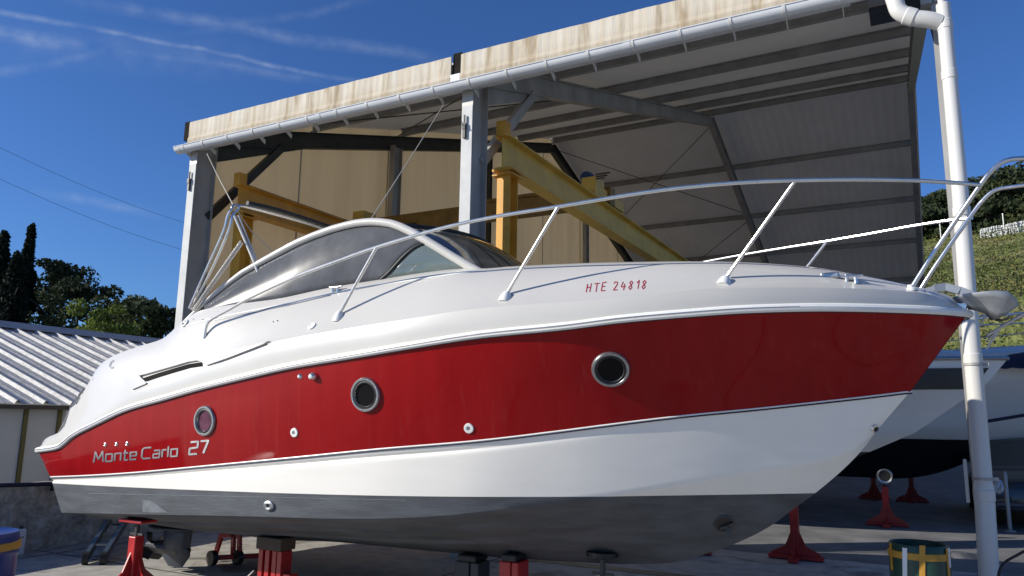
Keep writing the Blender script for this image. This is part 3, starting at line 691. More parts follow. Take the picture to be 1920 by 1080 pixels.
t = MB(); t.tube(cat_rom([cp(1815, 578), cp(1840, 581), cp(1853, 590), cp(1862, 600)], 5), .010, 8); t.tube([cp(1866, 600), cp(1880, 600), cp(1893, 595)], .008, 8); t.build('trip_bar', 'black_rubber', ao, smooth=True)
t = MB(); a, b = cp(1690, 556, -.05), cp(1812, 580, -.05)
for dy in (0, .10): t.beam(a+Vector((0, dy, 0)), b+Vector((0, dy, .01)), .008, .05)
t.lathe([(.02, -.05), (.012, 0), (.02, .05)], cp(1806, 574), (0, 1, 0), 14); t.build('bow_roller', 'steel', boat, bevel=.003)
# cleats
def cleat(x, y, parent=boat, L_=.09, sd=0):
    b = on(x, y, 0); t = MB()
    for dx in (-.028, .028): t.lathe([(.016, -.01), (.012, .012), (.010, .035)], b+Vector((dx, 0, 0)), (0, -.2, 1), 10)
    t.tube([b+Vector((-L_, 0, .045)), b+Vector((-.03, 0, .038)), b+Vector((.03, 0, .038)), b+Vector((L_, 0, .045))], [.007, .012, .012, .007], 10)
    t.build('cleat', 'steel', parent, smooth=True)
cleat(629, 547, L_=.07); cleat(1596, 529, L_=.075)
t = MB(); w0 = on(1553, 517, .0)
t.box((w0.x-.05, w0.y-.02, w0.z-.02), (w0.x+.07, w0.y+.05, w0.z+.02)); t.box((w0.x+.1, w0.y+.0, w0.z-.04), (w0.x+.16, w0.y+.05, w0.z+.005)); t.build('hatch_hinge', 'dull_steel', boat, bevel=.01)
# ---- folded awning frame
def bt(pts, r, t): t.tube(pts, r, 10)
A0 = LG.onplan(354, 576); A0.z -= .0
def awn(x, y, b): return hit(x, y, (0, 1, 0), YC-b)
t = MB()
c1 = [awn(355, 578, 1.14), awn(385, 510, 1.14), awn(418, 437, 1.13), awn(427, 405, 1.12), awn(434, 393, 1.10), awn(446, 385, 1.02)]
c2 = [awn(357, 579, 1.12), awn(394, 512, 1.12), awn(427, 437, 1.11), awn(436, 405, 1.09), awn(446, 393, 1.03), awn(457, 386, .97)]
for k, c in enumerate((c1, c2)):
    s2 = cat_rom(c+[Vector((c[-1].x, YC-.5, c[-1].z+.03)), Vector((c[-1].x, YC, c[-1].z+.045))], 6)
    t.tube(s2+[mir(q) for q in s2[::-1][1:]], .0125, 10)
awning = t.build('awning_frame', 'steel', boat, smooth=True)
for sg in (0, 1):
    f = (lambda q: q) if sg == 0 else mir
    t = MB(); t.tube([f(awn(361, 582, 1.13)), f(awn(410, 512, 1.12)), f(awn(452, 452, 1.09))], .011, 8)
    t.tube([f(awn(366, 582, 1.11)), f(awn(416, 512, 1.10)), f(awn(455, 456, 1.07))], .008, 8); t.build('stay_tube', 'steel', awning, smooth=True)
for sg in (0, 1):
    f = (lambda q: q) if sg == 0 else mir
    t = MB(); t.tube([f(awn(440, 405, 1.09)), f(awn(475, 487, 1.03)), f(awn(490, 528, 1.02))], .014, 10); t.tube([f(awn(447, 404, 1.07)), f(awn(481, 487, 1.01))], .009, 8); t.build('strut', 'galv_white', awning, smooth=True)
t = MB(); b0 = c2[-1]; t.tube(cat_rom([Vector((b0.x+.06, YC-.98, b0.z+.02)), Vector((b0.x+.07, YC-.5, b0.z+.05)), Vector((b0.x+.07, YC+.5, b0.z+.05)), Vector((b0.x+.06, YC+.98, b0.z+.02))], 6), .022, 10)
t.build('folded_canvas', 'black_rubber', awning, smooth=True)
# ---- stern gear
t = MB(); q0 = hit(232, 692, (0, 1, 0), YC-.2)
for k in range(6):
    pts = [hit(118+6*k, 806-13*k, (0, 1, 0), YC-.75), hit(127+6*k, 770-8*k, (0, 1, 0), YC-.75)]
    t.tube(pts, .012, 6)
t.tube([hit(112, 812, (0, 1, 0), YC-.75), hit(136, 766, (0, 1, 0), YC-.75)], .02, 8)
t.build('swim_ladder', 'dull_steel', boat)
od = MB(); XO = -7.62; XS = hit(330, 1030, (0, 1, 0), YC-.35).x+7.72
od.box((XO-.30, YC-.14, .42), (XO+.15, YC+.14, .95)); od.build('drive_housing', 'outdrive', boat, bevel=.05)
t = MB(); rows = []
for z, x0, x1, w_ in ((.60, -8.02, -7.55, .10), (.42, -7.95, -7.5, .09), (.40, -8.15, -7.45, .15), (.385, -8.15, -7.45, .15), (.36, -7.93, -7.5, .075), (.22, -7.9, -7.52, .085), (.12, -7.95, -7.5, .05), (.0, -7.82, -7.6, .02)):
    rows.append([Vector((XS+x0+(x1-x0)*(1-math.cos(a))/2, YC-.35+w_*math.sin(a), z+.06)) for a in [2*math.pi*k/20 for k in range(20)]])
t.grid(rows, close=True); t.build('drive_leg', 'outdrive', boat, smooth=True, auto=40)
t = MB(); pc = Vector((XS-8.0, YC-.35, .24)); t.lathe([(0, -.22), (.05, -.16), (.07, 0), (.07, .35), (.03, .48), (0, .5)], pc, (1, 0, 0), 16)
for k in range(4):
    a = k*math.pi/2+.5; d = Vector((0, math.cos(a), math.sin(a))); e = Vector((.5, -math.sin(a), math.cos(a)))
    t.prism([pc+d*.05-e*.02+Vector((-.10, 0, 0)), pc+d*.12-e*.07+Vector((-.10, 0, 0)), pc+d*.18+Vector((-.1, 0, 0)), pc+d*.14+e*.07+Vector((-.07, 0, 0)), pc+d*.05+e*.03+Vector((-.07, 0, 0))], (.008, 0, 0))
t.build('propeller', 'black_plastic', boat)

# ================================================================== GROUND
t = MB(); t.box((-400, -200, -.5), (400, 400, 0)); tag(t.build('ground', 'concrete'), kind='structure')
t = MB(); t.box((-9.0, 10.47, -.3), (60, 42, .004)); tag(t.build('yard_shade_sheet', 'floor_shade_dark'), kind='structure')  # dark sheet: shade on the floor put into its colour
t = MB()
for x in np.arange(-23, 24, 4.6): t.box((x-.008, -20, -.01), (x+.008, 10.45, .003))
for y in (-3.5, 1.1, 5.7): t.box((-30, y-.008, -.01), (30, y+.008, .0035))
tag(t.build('slab_joints', 'black_rubber'), kind='structure')
t = MB(); t.box((-10.2, 8.35, -.02), (1.2, 8.55, .004)); tag(t.build('drain_channel', 'dark_steel'), kind='structure')

# ================================================================== BOAT SHED
XL, XM, XR, YF, YR, YB = -10.39, -5.04, .36, 8.12, 22.0, 36.0
TS = .322
def rz(y): return 6.64+TS*(y-9.82) if y <= YR else 6.64+TS*(YR-9.82)-TS*(y-YR)      # underside of the rafters
shed = thing('boat_shed', (-4.9, 8.1, 0), 'tall open-sided steel boat shed with tan sheeting and a long grey gutter', 'boat shed')
for X in (XL, XM, XR):
    w_ = .17 if X != XR else .07; h_ = .40 if X != XR else .10; yc = YF+h_/2-.10 if X != XR else 8.2
    zt = rz(YF+.2)+.22
    t = MB(); xc = X if X != XR else X+.045; t.ibeam((xc, yc, 0), (xc, yc, zt), w_, h_, .016, .012, up=(0, 1, 0)); c = t.build('column', 'galv', shed)
    if X != XR:
        t = MB(); t.box((X-w_/2+.004, YF-.104, .0), (X+w_/2-.004, YF-.102, zt-.62)); t.build('lit_flange', 'galv_white', c)  # lighter skin paints sunlight on the front flange, stopping below the gutter's shade
        t = MB()
        t.box((X-.05, YF-.15, 5.42), (X+.0, YF-.106, 5.50)); t.box((X-.045, YF-.14, 5.30), (X-.005, YF-.106, 5.425)); t.box((X-.03, YF-.142, 5.49), (X-.015, YF-.12, 5.62))
        t.build('bolted_bracket', 'dark_steel', c)
    t = MB(); t.ibeam((X, YB, 0), (X, YB, rz(YB)+.3), .18, .34, up=(0, 1, 0)); t.build('column', 'galv', shed)
    # rafters, front and rear slope
    for ya, yb in ((YF+.305, YR), (YR, YB)):
        t = MB(); hh = .32
        a, b = Vector((X, ya, rz(ya)+hh/2)), Vector((X, yb, rz(yb)+hh/2)); t.ibeam(a, b, .16, hh)
        if ya < 10:  # haunch
            t.prism([(X-.006, ya, rz(ya)-.28), (X-.006, ya+2.2, rz(ya+2.2)), (X-.006, ya, rz(ya)+.05)], (.012, 0, 0))
        r = t.build('rafter', 'galv' if X != XL else 'dark_steel', shed)
# knee braces
for X in (XL, XM):
    t = MB(); t.beam((X+.0, 8.38, 5.06-(.14 if X == XL else 0)), (X+.0, 9.95, rz(9.95)+.02), .09, .14); t.build('knee_brace', 'dark_steel' if X == XL else 'galv', shed)
# purlins
for y in (8.7, 10.6, 13.5, 16.4, 19.3, 21.85, 24.75, 27.7, 30.35, 33.2, 35.6):
    t = MB(); z = rz(y)+.32
    t.prof((XL+.09, y, z+.09), (XR+.10, y, z+.09), [(-.035, -.09), (.035, -.09), (.035, -.075), (-.02, -.075), (-.02, .075), (.035, .075), (.035, .09), (-.035, .09)])
    t.build('purlin', 'purlin', shed)
# sheets
def sheet(y0, y1, name):
    t = MB(); n = 160; z0, z1 = rz(y0)+.52, rz(y1)+.52
    xs = np.linspace(XL-.12, XR+.14, n)
    dz = [0 if (i % 4) in (0, 1) else .004 for i in range(n)]
    R_ = [[(x, y0, z0+d) for x, d in zip(xs, dz)], [(x, y1, z1+d) for x, d in zip(xs, dz)]]
    if y0 < 10: R_ = [[(x, YF-.08, 6.40) for x in xs]]+R_
    t.grid(R_)
    return t.build(name, 'roof_sheet', shed, solid=.012)
sheet(YF+.5, YR-.01, 'roof'); sheet(YR+.01, YB+.1, 'roof')
t = MB(); t.box((XL, YB+.18, 0), (XR+.1, YB+.22, rz(YB)+.5)); t.build('rear_wall', 'roof_sheet', shed)
# left gable wall in tan sheeting, with seams and posts
wl_ = [8.35, 10.55, 13.3, 17.6, 21.5, 24.6, 28.5, 32.5, YB]
for a, b in zip(wl_[:-1], wl_[1:]):
    P = [(XL-.10, a, .9), (XL-.10, b-.001, .9), (XL-.10, b-.001, rz(b)+.51)]
    if a < YR < b: P.append((XL-.10, YR, rz(YR)+.51))
    P.append((XL-.10, a, rz(a)+.51))
    t = MB(); t.prism(P, (-.03, 0, 0)); gp = t.build('gable_panel', 'tan_wall', shed)
    t = MB(); t.box((XL-.098, a-.012, .9), (XL-.09, a+.012, rz(a)+.3)); t.build('seam', 'purlin', gp)
t = MB(); t.box((XL-.22, 8.4, 0), (XL-.09, YB, .9)); t.build('plinth', 'stone_wall', shed)
for y, w_ in ((13.31, .30), (17.6, .1), (24.62, .28), (30, .2)):
    t = MB(); t.ibeam((XL+.12, y, 0), (XL+.12, y, rz(y)+.05), .14, w_, up=(0, 1, 0)); t.build('gable_post', 'galv' if y != 17.6 else 'dark_steel', shed)
# wind bracing rods in the rear roof slope of the far bay
for (xa, ya), (xb, yb) in (((XM, 22.3), (XL, 27.4)), ((XL, 22.3), (XM, 27.4)), ((XM, 27.7), (XL, 33)), ((XL, 27.7), (XM, 33)), ((XL, 9), (XM, 13.4)), ((XM, 9), (XL, 13.4))):
    t = MB(); t.tube([(xa, ya, rz(ya)+.30), (xb, yb, rz(yb)+.30)], .012, 6); t.build('tie_rod', 'dark_steel', shed)
# fascia: two bays of cream sheeting, black post ends between, white patch
ZT, ZB = 6.49, 6.03
for a, b in ((XL-.11, XM-.25), (XM-.09, XR-.75)):
    n = max(2, int((b-a)/.055)); rows = []
    for z, yy in ((ZB, 0), (ZB+.14, -.02), (ZB+.2, -.002), (ZT-.03, 0), (ZT, .0)):
        rows.append([(a+(b-a)*i/n, YF-.14+yy-(.0025 if i % 2 else 0)-(.003*math.sin(i*.7)), z+.002*math.sin(i*.33)) for i in range(n+1)])
    t = MB(); t.grid(rows); t.build('fascia', 'fascia_sheet', shed, solid=.02)
for a_, b_ in (((XM-.235, YF-.12, ZB+.20), (XM-.105, YF+.1, ZT+.05)), ((XL-.23, YF-.15, ZB+.16), (XL-.115, YF+.1, ZT+.02))):
    t = MB(); t.box(a_, b_); t.build('post_end', 'matte_black', shed)
t = MB(); t.box((XM-.25, YF-.165, ZB+.03), (XM-.09, YF-.12, ZB+.19)); t.build('fascia_patch', 'paper', shed, bevel=.01)
t = MB(); t.box((XL-.2, YF-.16, ZB-.035), (XR-.72, YF-.03, ZB-.012)); t.build('drip_edge', 'gutter_grey', shed)
# gutter: half-round grey trough with brackets
def gutter_prof(r, th):
    P = [(-r*math.cos(a), -r*math.sin(a)) for a in np.linspace(0, math.pi, 13)]
    Q = [((r-th)*math.cos(a), -(r-th)*math.sin(a)) for a in np.linspace(0, math.pi, 13)]
    return P+Q
t = MB(); t.prof((XL-.24, YF-.23, ZB-.01), (XR-.05, YF-.23, ZB-.01), gutter_prof(.092, .006)); gt = t.build('gutter', 'gutter_grey', shed, smooth=True)
t = MB(); t.tube([(XL-.24, YF-.325, ZB-.008), (XR-.05, YF-.325, ZB-.008)], .008, 8); t.build('gutter_bead', 'gutter_grey', gt, smooth=True)
for k, x in enumerate(np.arange(XL-.12, XR-.1, .56)):
    t = MB(); P = [(-.099*math.cos(a), -.099*math.sin(a)) for a in np.linspace(0, math.pi, 13)]+[(.091*math.cos(a), -.091*math.sin(a)) for a in np.linspace(0, math.pi, 13)]
    t.prof((x-.016, YF-.23, ZB-.01), (x+.016, YF-.23, ZB-.01), P); t.prism([(x-.004, YF-.17, ZB-.085), (x-.004, YF-.03, ZB-.16), (x-.004, YF-.02, ZB-.10), (x-.004, YF-.13, ZB-.02)], (.008, 0, 0))
    t.build('gutter_bracket', 'pvc_white', gt)
for x in (XL-.05, XL+2.9, XM+2.3):
    t = MB(); t.prof((x-.045, YF-.23, ZB-.01), (x+.045, YF-.23, ZB-.01), gutter_prof(.097, .006)); t.build('gutter_joint', 'gutter_grey', gt, smooth=True)
# downpipe: outlet bends and the tall upright
def PY(x, y, Y): return hit(x, y, (0, 1, 0), Y)
YP = 7.95
pA = [PY(1668, -30, YP-.06), PY(1678, 2, YP-.06), PY(1687, 22, YP-.06), PY(1712, 33, YP-.05), PY(1740, 37, YP-.03), PY(1763, 42, YP)]
pA = cat_rom(pA, 5)
t = MB(); t.tube(pA, .080, 20); dp = t.build('downpipe', 'pvc_white', shed, smooth=True)
px0 = PY(1773, 60, YP).x+.0
PX = lambda z: px0+float(np.interp(z, [0, 1.1, 2.4, 3.9, 5.7], [-.055, -.025, -.018, 0, 0]))
PRD = lambda z: float(np.interp(z, [0, 1.14, 1.16, 2.4, 3.9, 5.7], [.080, .079, .073, .072, .069, .064]))
zz = [5.72, 4.8, 3.9, 3.1, 2.4, 1.7, 1.16, 1.14, .6, 0]
t = MB(); t.tube([(PX(z), YP, z) for z in zz], [PRD(z) for z in zz], 24); t.lathe([(.035, .12), (.035, 0)], (px0-.01, YP, 5.70), (0, 0, 1), 16); t.build('upright', 'pvc_white', dp, smooth=True)
for z in (5.50, 4.98, 3.62, 2.25, 1.06):
    r_ = PRD(z); t = MB(); t.lathe([(r_, -.05), (r_+.006, -.044), (r_+.006, .04), (r_, .05)], (PX(z), YP, z), (0, 0, 1), 24); t.build('pipe_collar', 'pvc_white', dp, smooth=True, auto=25)
t = MB(); t.lathe([(.081, -.05), (.088, -.04), (.088, .04), (.081, .05)], pA[14], pA[16]-pA[13], 24); t.build('pipe_collar', 'pvc_white', dp, smooth=True, auto=25)
for z in (2.20, 1.20):
    r_ = PRD(z); t = MB(); t.lathe([(r_+.001, -.012), (r_+.008, -.012), (r_+.008, .012), (r_+.001, .012)], (PX(z), YP, z), (0, 0, 1), 24); t.box((PX(z)+r_, YP-.01, z-.014), (PX(z)+r_+.045, YP+.02, z+.014)); t.build('pipe_clip', 'galv', dp)
t = MB(); t.box((PX(1)-.135, YP+.07, .98), (PX(1)-.105, YP+.10, 1.36)); t.build('sunlit_flange_bit', 'pvc_white', shed, bevel=.008)  # added white strip for the sun catching the column flange beside the pipe
t = MB(); t.box((XR-.55, YF-.02, 5.86), (XR-.05, YF+.25, 6.35)); t.build('gutter_end_box', 'black_plastic', shed)
t = MB(); t.box((XR-.08, YF-.03, 5.84), (XR+.02, YF+.2, 6.56)); t.box((XR+.04, YF, 5.86), (XR+.1, YF+.2, 6.56)); t.build('corner_post', 'galv', shed)
t = MB(); t.prism([(XR-.03, YF+.05, 5.75), (XR+.07, YF+.05, 5.75), (XR+.07, YF+.05, 5.0)], (0, .02, 0)); t.build('gusset', 'dark_steel', shed)

# ================================================================== OVERHEAD CRANE
crane = thing('overhead_crane', (-7, 12, 0), 'yellow overhead travelling crane standing inside the boat shed', 'crane')
XB2, XB1 = -4.83, -9.95
for X, m1 in ((XB1, 'crane_yellow'), (XB2, 'crane_cream')):
    ztop, zb = 5.51, 5.05
    t = MB(); t.ibeam((X, 8.62, (ztop+zb)/2), (X, 26, (ztop+zb)/2), .24, ztop-zb, .018, .02); rb = t.build('runway_beam', m1, crane)
    t = MB(); t.beam((X, 8.7, ztop+.025), (X, 26, ztop+.025), .05, .05); t.build('rail', 'dark_steel', rb)
    t = MB(); t.box((X-.07, 8.56, ztop-.02), (X+.07, 8.72, ztop+.20)); t.build('end_stop', 'crane_yellow', rb)
    for y in (8.78, 16.5, 25):
        t = MB(); t.ibeam((X, y, 0), (X, y, zb-.03), .20, .24, .014, .012, up=(0, 1, 0)); t.box((X-.16, y-.16, zb-.10), (X+.16, y+.16, zb-.082)); t.box((X-.2, y-.2, 0), (X+.2, y+.2, .02))
        t.box((X-.16, y-.16, zb-.035), (X+.16, y+.16, zb-.003)); c = t.build('support_column', 'crane_yellow', crane)
YG = 12.5
t = MB(); t.beam((XB1-.1, YG, 5.70), (XB2+.15, YG, 5.68), .24, .34); t.box((XB1+2.2, YG-.16, 5.86), (XB1+4.6, YG+.16, 5.92)); t.build('bridge_girder', 'crane_dark', crane, bevel=.01)
for X in (XB1, XB2):
    t = MB(); t.box((X-.09, YG-.75, 5.57), (X+.09, YG+.75, 5.76)); t.box((X-.13, YG-.80, 5.50), (X+.13, YG-.72, 5.84)); t.box((X+.10, YG-.72, 5.5), (X+.12, YG-.35, 5.86)); t.build('end_carriage', 'crane_cream', crane, bevel=.008)
    for dy in (-.55, .55):
        t = MB(); t.lathe([(.02, -.05), (.11, -.05), (.11, .05), (.02, .05)], (X, YG+dy, 5.63), (1, 0, 0), 20); t.build('wheel', 'dark_steel', crane)
t = MB(); t.lathe([(0, -.2), (.10, -.2), (.12, -.15), (.12, .12), (.07, .2), (0, .2)], (XB2-.12, YG-.45, 5.90), (0, 1, 0), 20); t.build('drive_motor', 'motor_blue', crane, smooth=True)
t = MB()
for k in range(3): t.tube([(XB2+.12, YG-.75, 5.80+.04*k), (XB2+.30+.05*k, YG-.80, 5.78+.04*k)], .014, 8)
t.build('buffer', 'dark_steel', crane)
HX = hit(800, 405, (0, 1, 0), YG).x
t = MB(); t.box((HX-.75, YG-.22, 5.36), (HX-.15, YG+.22, 5.62)); t.lathe([(.13, -.3), (.15, -.28), (.15, .28), (.13, .3)], (HX-.85, YG, 5.50), (1, 0, 0), 20); t.box((HX-.2, YG-.06, 5.55), (HX+.2, YG+.06, 5.68)); h_ = t.build('hoist', 'black_plastic', crane, bevel=.02)
t = MB()
for dx in (-.09, -.03, .03, .09): t.tube([(HX+dx, YG, 5.6), (HX+dx, YG, 5.0)], .012, 6)
t.build('hoist_rope', 'dark_steel', h_)

# ================================================================== LINES TIED TO THE GUTTER
def line_thing(name, pts, r, m_, label, cat, group=None):
    t = MB(); t.tube(pts, r, 6); o = t.build(name, m_, smooth=True); return tag(o, label, cat, group)
a = PY(388, 288, YF-.15); b = awn(437, 384, .95)
line_thing('tie_rope', [a, a.lerp(b, .5)+Vector((0, 0, -.015)), b, awn(470, 432, .6), awn(520, 480, .2)], .0055, 'rope', 'thin rope running from the left end of the gutter to the awning frame', 'rope')
a = PY(832, 196, YF-.1); b = hit(697, 409, (0, 1, 0), YC-.75)
line_thing('tie_rope', [a, a.lerp(b, .5)+Vector((0, 0, -.01)), b], .0055, 'rope', 'thin rope from the gutter by the middle post down to the boat screen', 'rope')
for (x0, y0, x1, y1, lab) in ((-60, 248, 420, 440, 'upper of two thin power lines crossing the sky at left'), (-60, 308, 420, 490, 'lower of two thin power lines crossing the sky at left')):
    a, b = hit(x0, y0, (0, 1, 0), 26), hit(x1, y1, (0, 1, 0), 46)
    line_thing('power_line', [a.lerp(b, k/12)+Vector((0, 0, -.6*math.sin(math.pi*k/12))) for k in range(13)], .012, 'cable_black', lab, 'power line', 'power lines at left')

# ================================================================== LOW OUTBUILDING AT LEFT
ob = thing('outbuilding', (-13.2, 10, 0), 'low grey outbuilding with a ribbed metal roof behind the stern', 'outbuilding')
XO_, ZE = -13.0, 1.80
XRg = -18.4; ZR = hit(140, 621, (1, 0, 0), XRg).z
t = MB(); rows = [[], []]; y = 3.0
pr = []
while y < 22:
    pr += [(y, 0), (y+.17, 0), (y+.20, .012), (y+.23, 0), (y+.34, 0), (y+.375, .055), (y+.41, .055)]; y += .452
t.grid([[(XO_+.25, a, ZE-.02+b) for a, b in pr], [(XRg, a, ZR-.07+b) for a, b in pr]]); t.grid([[(XRg, a, ZR-.07+b) for a, b in pr], [(XRg-5.5, a, ZE+b) for a, b in pr]])
rf = t.build('roof', 'corrugated', ob, solid=.004)
t = MB(); t.add([(XRg+.32, 3, ZR-.12), (XRg+.05, 3, ZR+.05), (XRg-.05, 3, ZR+.05), (XRg-.32, 3, ZR-.10), (XRg+.32, 22, ZR-.12), (XRg+.05, 22, ZR+.05), (XRg-.05, 22, ZR+.05), (XRg-.32, 22, ZR-.10)], [(0, 1, 5, 4), (1, 2, 6, 5), (2, 3, 7, 6)])
t.build('ridge_cap', 'ridge_zinc', rf, solid=.004)
t = MB(); t.box((XO_+.03, 3, ZE-.10), (XO_+.2, 22, ZE-.03)); t.build('eave_trim', 'dark_steel', ob)
t = MB(); t.box((XO_-10.5, 3, -.2), (XO_, 22, ZE-.05)); t.build('wall', 'panel_grey', ob)
for px_ in ((42, 830), (106, 830), (-30, 830), (125, 830)):
    q = hit(*px_, (1, 0, 0), XO_+.01); t = MB(); w_ = .035 if px_[0] != 125 else .012; t.box((XO_-.0, q.y-w_, 0), (XO_+.03, q.y+w_, ZE-.10)); t.build('wall_post', 'olive', ob)


# low stone wall and the tube along its top
XW = -9.62
t = MB(); rows = []; ny, nz = 60, 12
for i in range(nz+1):
    z = -.02+.80*i/nz; rows.append([(XW+random.uniform(-.018, .018)+.03*math.sin(y_*1.7+z*3), 2+7*j/ny, z+(random.uniform(-.01, .01) if i < nz else 0)) for j, y_ in enumerate(np.linspace(2, 9, ny+1))])
rows.append([(XW-.35, 2+7*j/ny, .78) for j in range(ny+1)]); rows.append([(XW-.35, 2+7*j/ny, -.02) for j in range(ny+1)])
t.grid(rows); tag(t.build('stone_wall', 'stone_wall', smooth=True, auto=60), 'low rough stone wall behind the stern of the red boat', 'wall')
t = MB(); a = hit(-60, 912, (1, 0, 0), XW+.05); b = hit(235, 903, (1, 0, 0), XW+.02); t.tube([a, a.lerp(b, .5), b], .026, 10)
for k in (.1, .5, .9): t.beam(a.lerp(b, k)-Vector((.02, 0, .09)), a.lerp(b, k)-Vector((.02, 0, .0)), .03, .03, up=(0, 1, 0))
tag(t.build('handrail', 'navy', smooth=True), 'dark blue tube railing running along the top of the low stone wall', 'railing')

# ================================================================== SMALL YARD THINGS
# blue barrel
q = hit(23, 1000, (0, 1, 0), 3.3); bx0 = q.x-.29*math.cos(math.radians(25))-.21; zt = q.z-.03
bar = thing('blue_barrel', (bx0, 3.3, 0), 'blue drum with yellow tape round its top at the left edge', 'barrel')
t = MB(); t.lathe([(0, 0), (.27, 0), (.285, .02), (.285, .28), (.295, .30), (.285, .32), (.285, .58), (.295, .6), (.285, .62), (.285, zt-.04), (.275, zt), (.25, zt-.01), (0, zt-.02)], (bx0, 3.3, 0), (0, 0, 1), 40); t.build('drum', 'barrel_blue', bar, smooth=True)
t = MB(); t.lathe([(.284, zt-.12), (.291, zt-.118), (.292, zt-.066), (.284, zt-.062)], (bx0, 3.3, 0), (.012, .01, 1), 40); t.build('tape', 'strap_yellow', bar, smooth=True)
# white canister by the wall
g0 = hit(29, 1042, (0, 0, 1), 0)
can = thing('white_canister', g0, 'small white canister with dark lettering standing beside the blue drum', 'canister')
t = MB(); t.box((g0.x-.05, g0.y-.075, 0), (g0.x+.05, g0.y+.075, .30)); t.build('body', 'paper', can, bevel=.02)
t = MB(); t.lathe([(.022, .29), (.022, .33), (0, .335)], (g0.x, g0.y+.03, 0), (0, 0, 1), 14); t.build('cap', 'black_plastic', can)
t = MB()
for k, z in enumerate((.20, .16, .12)): t.box((g0.x+.0505, g0.y-.05, z), (g0.x+.052, g0.y+.04-.02*k, z+.016))
t.box((g0.x-.03, g0.y-.077, .14), (g0.x+.03, g0.y-.0752, .24)); t.build('label', 'logo_grey', can)
# grey two-wheeled boarding steps leaning against the wall
st = thing('step_ladder', (-8.9, 5.9, 0), 'dark grey steps leaning on the stone wall under the stern', 'ladder')
for dx in (0, .22):
    a = hit(160+dx*150, 1048, (0, 0, 1), .06); b = hit(212+dx*150, 962, (1, 0, 0), XW+.25); t = MB(); t.beam(a, b, .05, .09); t.build('side_rail', 'hull_grey_band', st, bevel=.005)
    t = MB(); t.lathe([(.02, -.03), (.07, -.03), (.07, .03), (.02, .03)], a+Vector((0, 0, .01)), (.6, .8, 0), 18); t.build('wheel', 'black_rubber', st)
a0, b0 = hit(165, 1042, (0, 0, 1), .08), hit(190, 1042, (0, 0, 1), .08); a1, b1 = hit(212, 966, (1, 0, 0), XW+.25), hit(243, 966, (1, 0, 0), XW+.25)
for k in (.25, .5, .75):
    t = MB(); t.beam(a0.lerp(a1, k), b0.lerp(b1, k), .10, .02); t.build('tread', 'dull_steel', st)
# red support stands
def stand(name, x, y, top, label, style='pad', s=1.0, rz_=0, group='red boat stands'):
    o = thing(name, (x, y, 0), label, 'boat stand', group, rz_)
    R_ = Matrix.Translation((x, y, 0)) @ Matrix.Rotation(rz_, 4, 'Z')
    def T(mb): mb.v = [tuple(R_ @ Vector(q)) for q in mb.v]; return mb
    t = MB(); t.box((-.28*s, -.055, .012), (.28*s, .055, .06)); t.box((-.055, -.26*s, .004), (.055, .26*s, .058)); T(t).build('base', 'stand_red', o, bevel=.006)
    t = MB(); t.box((-.05, -.05, .055), (.05, .05, top-.16)); T(t).build('post', 'stand_red', o, bevel=.008)
    t = MB()
    for k in range(4):
        M4 = Matrix.Rotation(k*math.pi/2, 4, 'Z'); P = [M4 @ Vector(q) for q in ((.05, -.008, .06), (.25*s, -.008, .06), (.25*s, -.008, .085), (.12, -.008, .17), (.05, -.008, .34))]
        t.prism(P, (M4 @ Vector((0, .016, 0))))
    T(t).build('gusset', 'stand_red', o)
    t = MB(); t.tube([(0, 0, top-.2), (0, 0, top-.02)], .022, 10); t.box((-.09, -.010, top-.15), (.09, .010, top-.13)); T(t).build('screw', 'dark_steel', o, smooth=True)
    if style == 'pad':
        t = MB(); t.lathe([(0, -.03), (.03, -.03), (.13, -.005), (.13, .03), (0, .035)], (0, 0, top), (0, 0, 1), 20); T(t).build('pad', 'black_rubber', o)
    elif style == 'plate':
        t = MB(); t.box((-.17, -.09, top-.03), (.17, .09, top)); T(t).build('pad', 'stand_red', o, bevel=.01)
    return o
def und(x, Y): # underside of the hull at this place
    l, n, i, d = BVH.ray_cast(Vector((x, Y, -1)), Vector((0, 0, 1))); return l.z if l else .6
def px_x(px_, Y, z): return hit(px_, 786-(z-1.65)*0+200, (0, 1, 0), Y).x
s1x = hit(254, 1030, (0, 1, 0), 4.97).x; stand('boat_stand', s1x, 4.97, und(s1x, 5.0), 'red boat stand under the stern corner of the red boat, beside its drive leg', 'plate', .9)
s2x = hit(517, 1050, (0, 1, 0), 5.55).x
o = thing('keel_trestle', (s2x, 5.55, 0), 'broad red trestle with a black block on top, under the aft red hull', 'boat stand')
zu = und(s2x, 5.55)-.004
t = MB()
for dx in (-.13, -.045, .045, .11): t.box((s2x+dx-.028, 5.48, .03), (s2x+dx+.028, 5.62, zu-.12))
t.build('uprights', 'stand_red', o, bevel=.005)
t = MB(); t.box((s2x-.2, 5.40, 0), (s2x+.2, 5.70, .04)); t.box((s2x+.14, 5.5, .10), (s2x+.24, 5.6, .2)); t.build('base', 'stand_red', o, bevel=.005)
t = MB(); t.box((s2x-.17, 5.45, zu-.115), (s2x+.15, 5.65, zu)); t.build('block', 'wood_block', o, bevel=.01)
t = MB(); t.tube([(s2x-.2, 5.5, .05), (s2x-.26, 5.48, .14), (s2x-.2, 5.5, .2)], .02, 8); t.build('crank', 'black_plastic', o)
